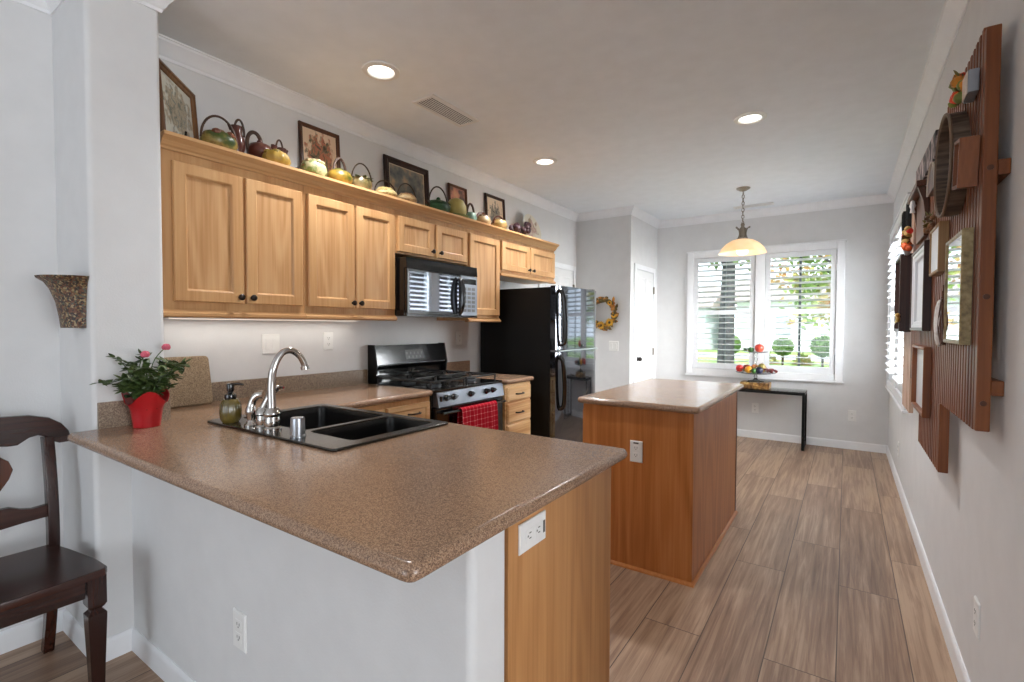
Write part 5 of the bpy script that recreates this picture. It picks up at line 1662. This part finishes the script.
def posy(name, label, c, seed, cols, n=16, r=.014, spread_=.035, cat='flowers'):
    t = thing(name, label, cat, c); q = random.Random(seed)
    lv = MB()
    for k in range(18):
        d = Vector((q.uniform(-1, .15), q.uniform(-1, 1), q.uniform(-.5, 1)))
        lv.leaf((c[0] + q.uniform(-.012, 0), c[1] + q.uniform(-spread_, spread_) * .6, c[2] + q.uniform(-.02, .03)), d, (-1, 0, .3), q.uniform(.025, .045), .018)
    lv.build('leaves', mottle(name + '_leaf', [(60, 70, 30), (110, 100, 44), (150, 110, 50)], 20, .6), t, smooth=False)
    for i, cc in enumerate(cols):
        mb = MB()
        for k in range(n // len(cols)):
            mb.ball((c[0] - q.uniform(.002, .022), c[1] + q.uniform(-spread_, spread_), c[2] + q.uniform(-spread_, spread_) * 1.1), r * q.uniform(.6, 1.1), u=9, v=7, jit=.08)
        mb.build('blooms', plain(name + '_bloom', cc, .55, vary=.15), t)
    return t


posy('dried_flowers', 'orange and green dried flowers beside the small white wall box', (.300, 2.165, 2.095), 31, [(206, 70, 40), (190, 120, 36), (110, 116, 50)], 27, .018, .042)
posy('flower_posy', 'bright red and orange artificial flower posy by the black frames', (.290, 3.640, 1.815), 32, [(206, 44, 30), (222, 96, 40), (190, 150, 80)], 21, .022, .055)
posy('pinecone_spray', 'brown dried pinecone spray under the round sieve', (.305, 2.840, 1.770), 33, [(104, 70, 44), (130, 92, 60)], 18, .013, .035, 'dried flowers')
# silver cone below the posy
cn = MB().lathe([(0, 0), (.012, .004), (.030, .055), (.033, .058), (.030, .056), (.010, .008)], .280, 3.640, 1.728, 18)
tag(cn.build('flower_cone', M['steel'], None), 'small silver cone vase holding the red flower posy', 'vase')

# tilted wooden scoop
sc = MB().rect((0, -.05, 0), (0, 1, 0), (0, 0, 1), (-1, 0, 0), .095, .145, [(0, 0), (.0, .045), (.010, .045), (.010, .008), (.03, .008)])
sc.xf(Matrix.Translation((RX - .003, 2.044, 1.740)) @ Matrix.Rotation(R(9), 4, 'X'))
tag(sc.build('wooden_scoop', M['rackend'], None, smooth=False), 'tilted reddish-brown wooden box in front of the round sieve', 'box')

# hide patterned box and arched shelf
hb = MB().prism([(2.72, 2.032), (3.42, 2.032), (3.42, 2.150), (2.72, 2.140)], .292, RX - .002, 'yz', .004)
tag(hb.build('hide_box', mottle('spotted_hide', [(40, 32, 32), (60, 50, 50), (170, 150, 146), (206, 190, 186)], 26, .7, stretch=(1, 1, .6)), None), 'black and white mottled box on top of the rack behind the sieve', 'box')
t = thing('arched_box', 'brown arch-topped wooden box between the sieve and mottled box', 'box', (RX, 2.785, 1.90))
MB().prism([(2.785 + .112 * math.cos(R(a)), 1.90 + .120 * math.sin(R(a))) for a in range(0, 181, 12)], .290, RX - .002, 'yz', .003).build('body', M['walnut'], t)
MB().tube([(.289, 2.785 + .112 * math.cos(R(a)), 1.90 + .120 * math.sin(R(a))) for a in range(0, 181, 12)], .004, 6).build('arch_edge', plain('pale_edge', (200, 186, 172), .6), t)
# bracket shelf
t = thing('bracket_shelf', 'brown wooden bracket shelf with white finial near the rack top', 'shelf', (RX, 3.2, 1.75))
MB().box(.262, RX - .002, 3.03, 3.46, 1.985, 2.012, .003).build('shelf_board', M['walnut'], t, smooth=False)
MB().box(.298, RX - .002, 3.08, 3.40, 1.755, 1.984, .003).build('back_board', M['walnut'], t, smooth=False)
for yy in (3.05, 3.41):
    MB().prism([(.270, 1.984), (RX - .002, 1.984), (RX - .002, 1.80), (.300, 1.84), (.290, 1.92)], yy, yy + .028, 'xz', .002).build('bracket', M['walnut'], t, smooth=False)
MB().lathe([(0, 0), (.012, 0), (.008, .02), (.014, .035), (.008, .06), (0, .066)], .276, 3.35, 1.918, 14).build('finial', M['white'], t)

# gold ornament, shell and twig swag
t = thing('gold_ornament', 'small gold bird-shaped ornament on the dark box frame', 'ornament', (.262, 3.80, 1.34))
GO = plain('gold_metal', (186, 150, 80), .3, .85, vary=.1)
MB().ball((.250, 3.700, 1.362), .012, .030, .020).ball((.248, 3.675, 1.385), .011, .013, .013).build('body', GO, t)
MB().leaf((.247, 3.71, 1.370), (-.2, .9, .5), (-1, 0, 0), .05, .03).leaf((.247, 3.715, 1.36), (-.2, .9, -.4), (-1, 0, 0), .05, .028).build('wings', GO, t)
t = thing('twig_swag', 'brown twig and vine swag hanging behind the gilt mirror', 'swag', (RX, 2.40, 1.24))
q = random.Random(44); tw = MB()
for k in range(26):
    y0_ = 2.400 + q.uniform(-.03, .03)
    tw.tube(spline([(RX - .008 - q.uniform(0, .02), y0_, 1.24 + q.uniform(0, .04)), (RX - .012 - q.uniform(0, .02), y0_ + q.uniform(-.05, .05), 1.32), (RX - .010 - q.uniform(0, .02), y0_ + q.uniform(-.04, .04), 1.44 + q.uniform(-.04, .03))], 4), .0028, 5)
tw.build('twigs', M['walnut'], t)
sh = MB().ball((.292, 2.478, 1.328), .015, .042, .090, 16, 12)
tag(sh.build('shell_ornament', mottle('shell', [(206, 196, 190), (232, 226, 222), (186, 172, 164)], 40, .4), None), 'long white shell ornament between the dark frame and twig swag', 'ornament')


# ------------------------------------------------------------------ outside
lawn = mottle('lawn', [(92, 128, 56), (128, 160, 80), (150, 178, 98)], 1.2, .9)
g = MB().box(-40, 30, YF + .5, 70, -.40, -.30).build('lawn', lawn, None, smooth=False); g['kind'] = 'structure'
side = MB().box(XR + .4, 30, YE + .3, YF + .5, -.40, -.301).build('side_yard', plain('gravel', (190, 184, 174), .9), None, smooth=False); side['kind'] = 'structure'
rd = MB().box(-40, 30, 28.0, 33.0, -.299, -.285).build('road', plain('asphalt', (168, 168, 168), .9), None, smooth=False); rd['kind'] = 'structure'


def tree(name, label, x, y, r, h, leaves, leafcols, seed, crown, lean=(0, 0), branches=9, lsize=.16):
    t = thing(name, label, 'tree', (x, y, -.3)); q = random.Random(seed)
    trunk = MB(); tip = Vector((x + lean[0], y + lean[1], h))
    trunk.tube(spline([(x, y, -.3), (x + lean[0] * .3, y + lean[1] * .3, h * .4), tip], 6), [r * (1.15 - .5 * i / 12) for i in range(13)], 12)
    ends = []
    for k in range(branches):
        a = 2 * PI * k / branches + q.uniform(-.3, .3); s = q.uniform(.55, 1.0)
        b0 = Vector((x, y, 0)).lerp(tip, s); b0.z = h * s
        b1 = b0 + Vector((math.cos(a) * crown * .5, math.sin(a) * crown * .5, q.uniform(.1, .6) * crown))
        b2 = b1 + Vector((math.cos(a + .5) * crown * .5, math.sin(a + .5) * crown * .5, q.uniform(-.25, .35) * crown))
        pts = spline([b0, b1, b2], 5); n = len(pts)
        trunk.tube(pts, [r * .40 * (1 - .85 * i / (n - 1)) for i in range(n)], 7); ends += pts[3:]
    trunk.build('trunk', mottle(name + '_bark', [(44, 44, 48), (62, 62, 66), (80, 78, 80)], 8, .9), t)
    lv = MB()
    for k in range(leaves):
        p = Vector(ends[q.randrange(len(ends))]) + Vector((q.gauss(0, .22), q.gauss(0, .22), q.gauss(0, .2))) * crown * .5
        d = Vector((q.uniform(-1, 1), q.uniform(-1, 1), q.uniform(-1, .6)))
        lv.leaf(p, d, (q.uniform(-1, 1), q.uniform(-1, 1), q.uniform(-1, 1)), lsize * q.uniform(.7, 1.3), lsize * .6)
    lv.build('foliage', mottle(name + '_leaf', leafcols, .9, .7), t, smooth=False)


tree('shade_tree', 'large grey-trunked tree outside the left half of the far window', -2.28, 12.0, .185, 3.6, 1600, [(70, 96, 44), (110, 140, 70), (150, 168, 90)], 51, 1.6, (.05, .1), 8, .16)
tree('young_tree', 'slender tree with green and orange leaves outside the right half window', .55, 13.2, .09, 2.5, 3200, [(84, 120, 54), (124, 156, 76), (170, 150, 90), (206, 130, 80)], 52, 1.75, (-.45, .1), 13, .14)


def bush(label, x, y, r, h):
    t = thing('round_bush', label, 'bush', (x, y, -.3), 'clipped round bushes'); q = random.Random(int(x * 100) + 400)
    MB().tube([(x, y, -.3), (x, y, h * .6)], .05, 7).build('stem', M['soil'], t)
    mb = MB().ball((x, y, h), r * .9, r * .9, r * .85, 18, 12, .05)
    for k in range(500):
        d = Vector((q.gauss(0, 1), q.gauss(0, 1), q.gauss(0, 1))).normalized()
        mb.leaf((x + d.x * r * .86, y + d.y * r * .86, h + d.z * r * .82), d + Vector((q.uniform(-.6, .6), q.uniform(-.6, .6), q.uniform(-.6, .6))), d, .14, .08)
    mb.build('foliage', mottle('bush_leaf', [(62, 92, 44), (92, 122, 62), (124, 150, 84)], 2.4, .8), t, smooth=False)


bush('clipped round green bush seen through the right window pane, nearer the centre bar', -2.25, 24, .36, .50)
bush('clipped round green bush seen through the right window pane, nearer its right stile', -.80, 24, .42, .55)
bush('clipped round green bush seen through the left window pane beside the trunk', -4.4, 24, .45, .55)
for k, (fx, lb) in enumerate(((-2.9, 'low flowering shrub left of the two round bushes across the lawn'), (-1.55, 'low flowering shrub between the two round bushes across the lawn'), (-.15, 'low flowering shrub right of the round bushes across the lawn'))):
    q = random.Random(70 + k); mb = MB()
    for j in range(240):
        d = Vector((q.gauss(0, 1), q.gauss(0, 1), abs(q.gauss(0, .8)))).normalized()
        mb.leaf((fx + d.x * .4 * q.random(), 24.6 + d.y * .3, -.3 + d.z * .5 * q.random()), d, (0, -1, .4), .14, .07)
    tag(mb.build('low_shrub', mottle('shrub_leaf', [(110, 130, 70), (150, 150, 90), (206, 150, 110)], 3, .8), None, smooth=False), lb, 'shrub')


def house(label, x0, x1, y, h, name='neighbour_house', wallc=(222, 224, 226), wins=()):
    t = thing(name, label, 'house', ((x0 + x1) / 2, y, -.3), 'houses across the road')
    MB().box(x0, x1, y, y + 8, -.3, h).build('wall', plain(name + '_stucco', wallc, .9, vary=.02), t, smooth=False)
    MB().prism([(y - .7, h), (y - .7, h + .15), (y + 4, h + 1.9), (y + 8.7, h + .15), (y + 8.7, h)], x0 - .6, x1 + .6, 'yz').build('roof', plain(name + '_tile', (150, 140, 134), .9), t, smooth=False)
    for wx, wz, ww, wh in wins:
        f = MB().box(wx - .12, wx + ww + .12, y - .06, y - .001, wz - .12, wz + wh + .12).build('window_frame', M['trim'], t, smooth=False)
        MB().box(wx, wx + ww, y - .075, y - .061, wz, wz + wh).build('pane', plain('house_pane', (150, 166, 178), .1), f, smooth=False)


house('white stuccoed house across the road, behind the round bushes', -6.5, 5.5, 38, 3.1, wins=((-4.0, .7, .9, 1.5), (-.2, .9, 1.4, 1.2)))
house('pale house across the road at the left of the far window', -19, -8.4, 37, 2.7, wallc=(208, 214, 220), wins=((-11.8, .2, 1.8, 2.0),))
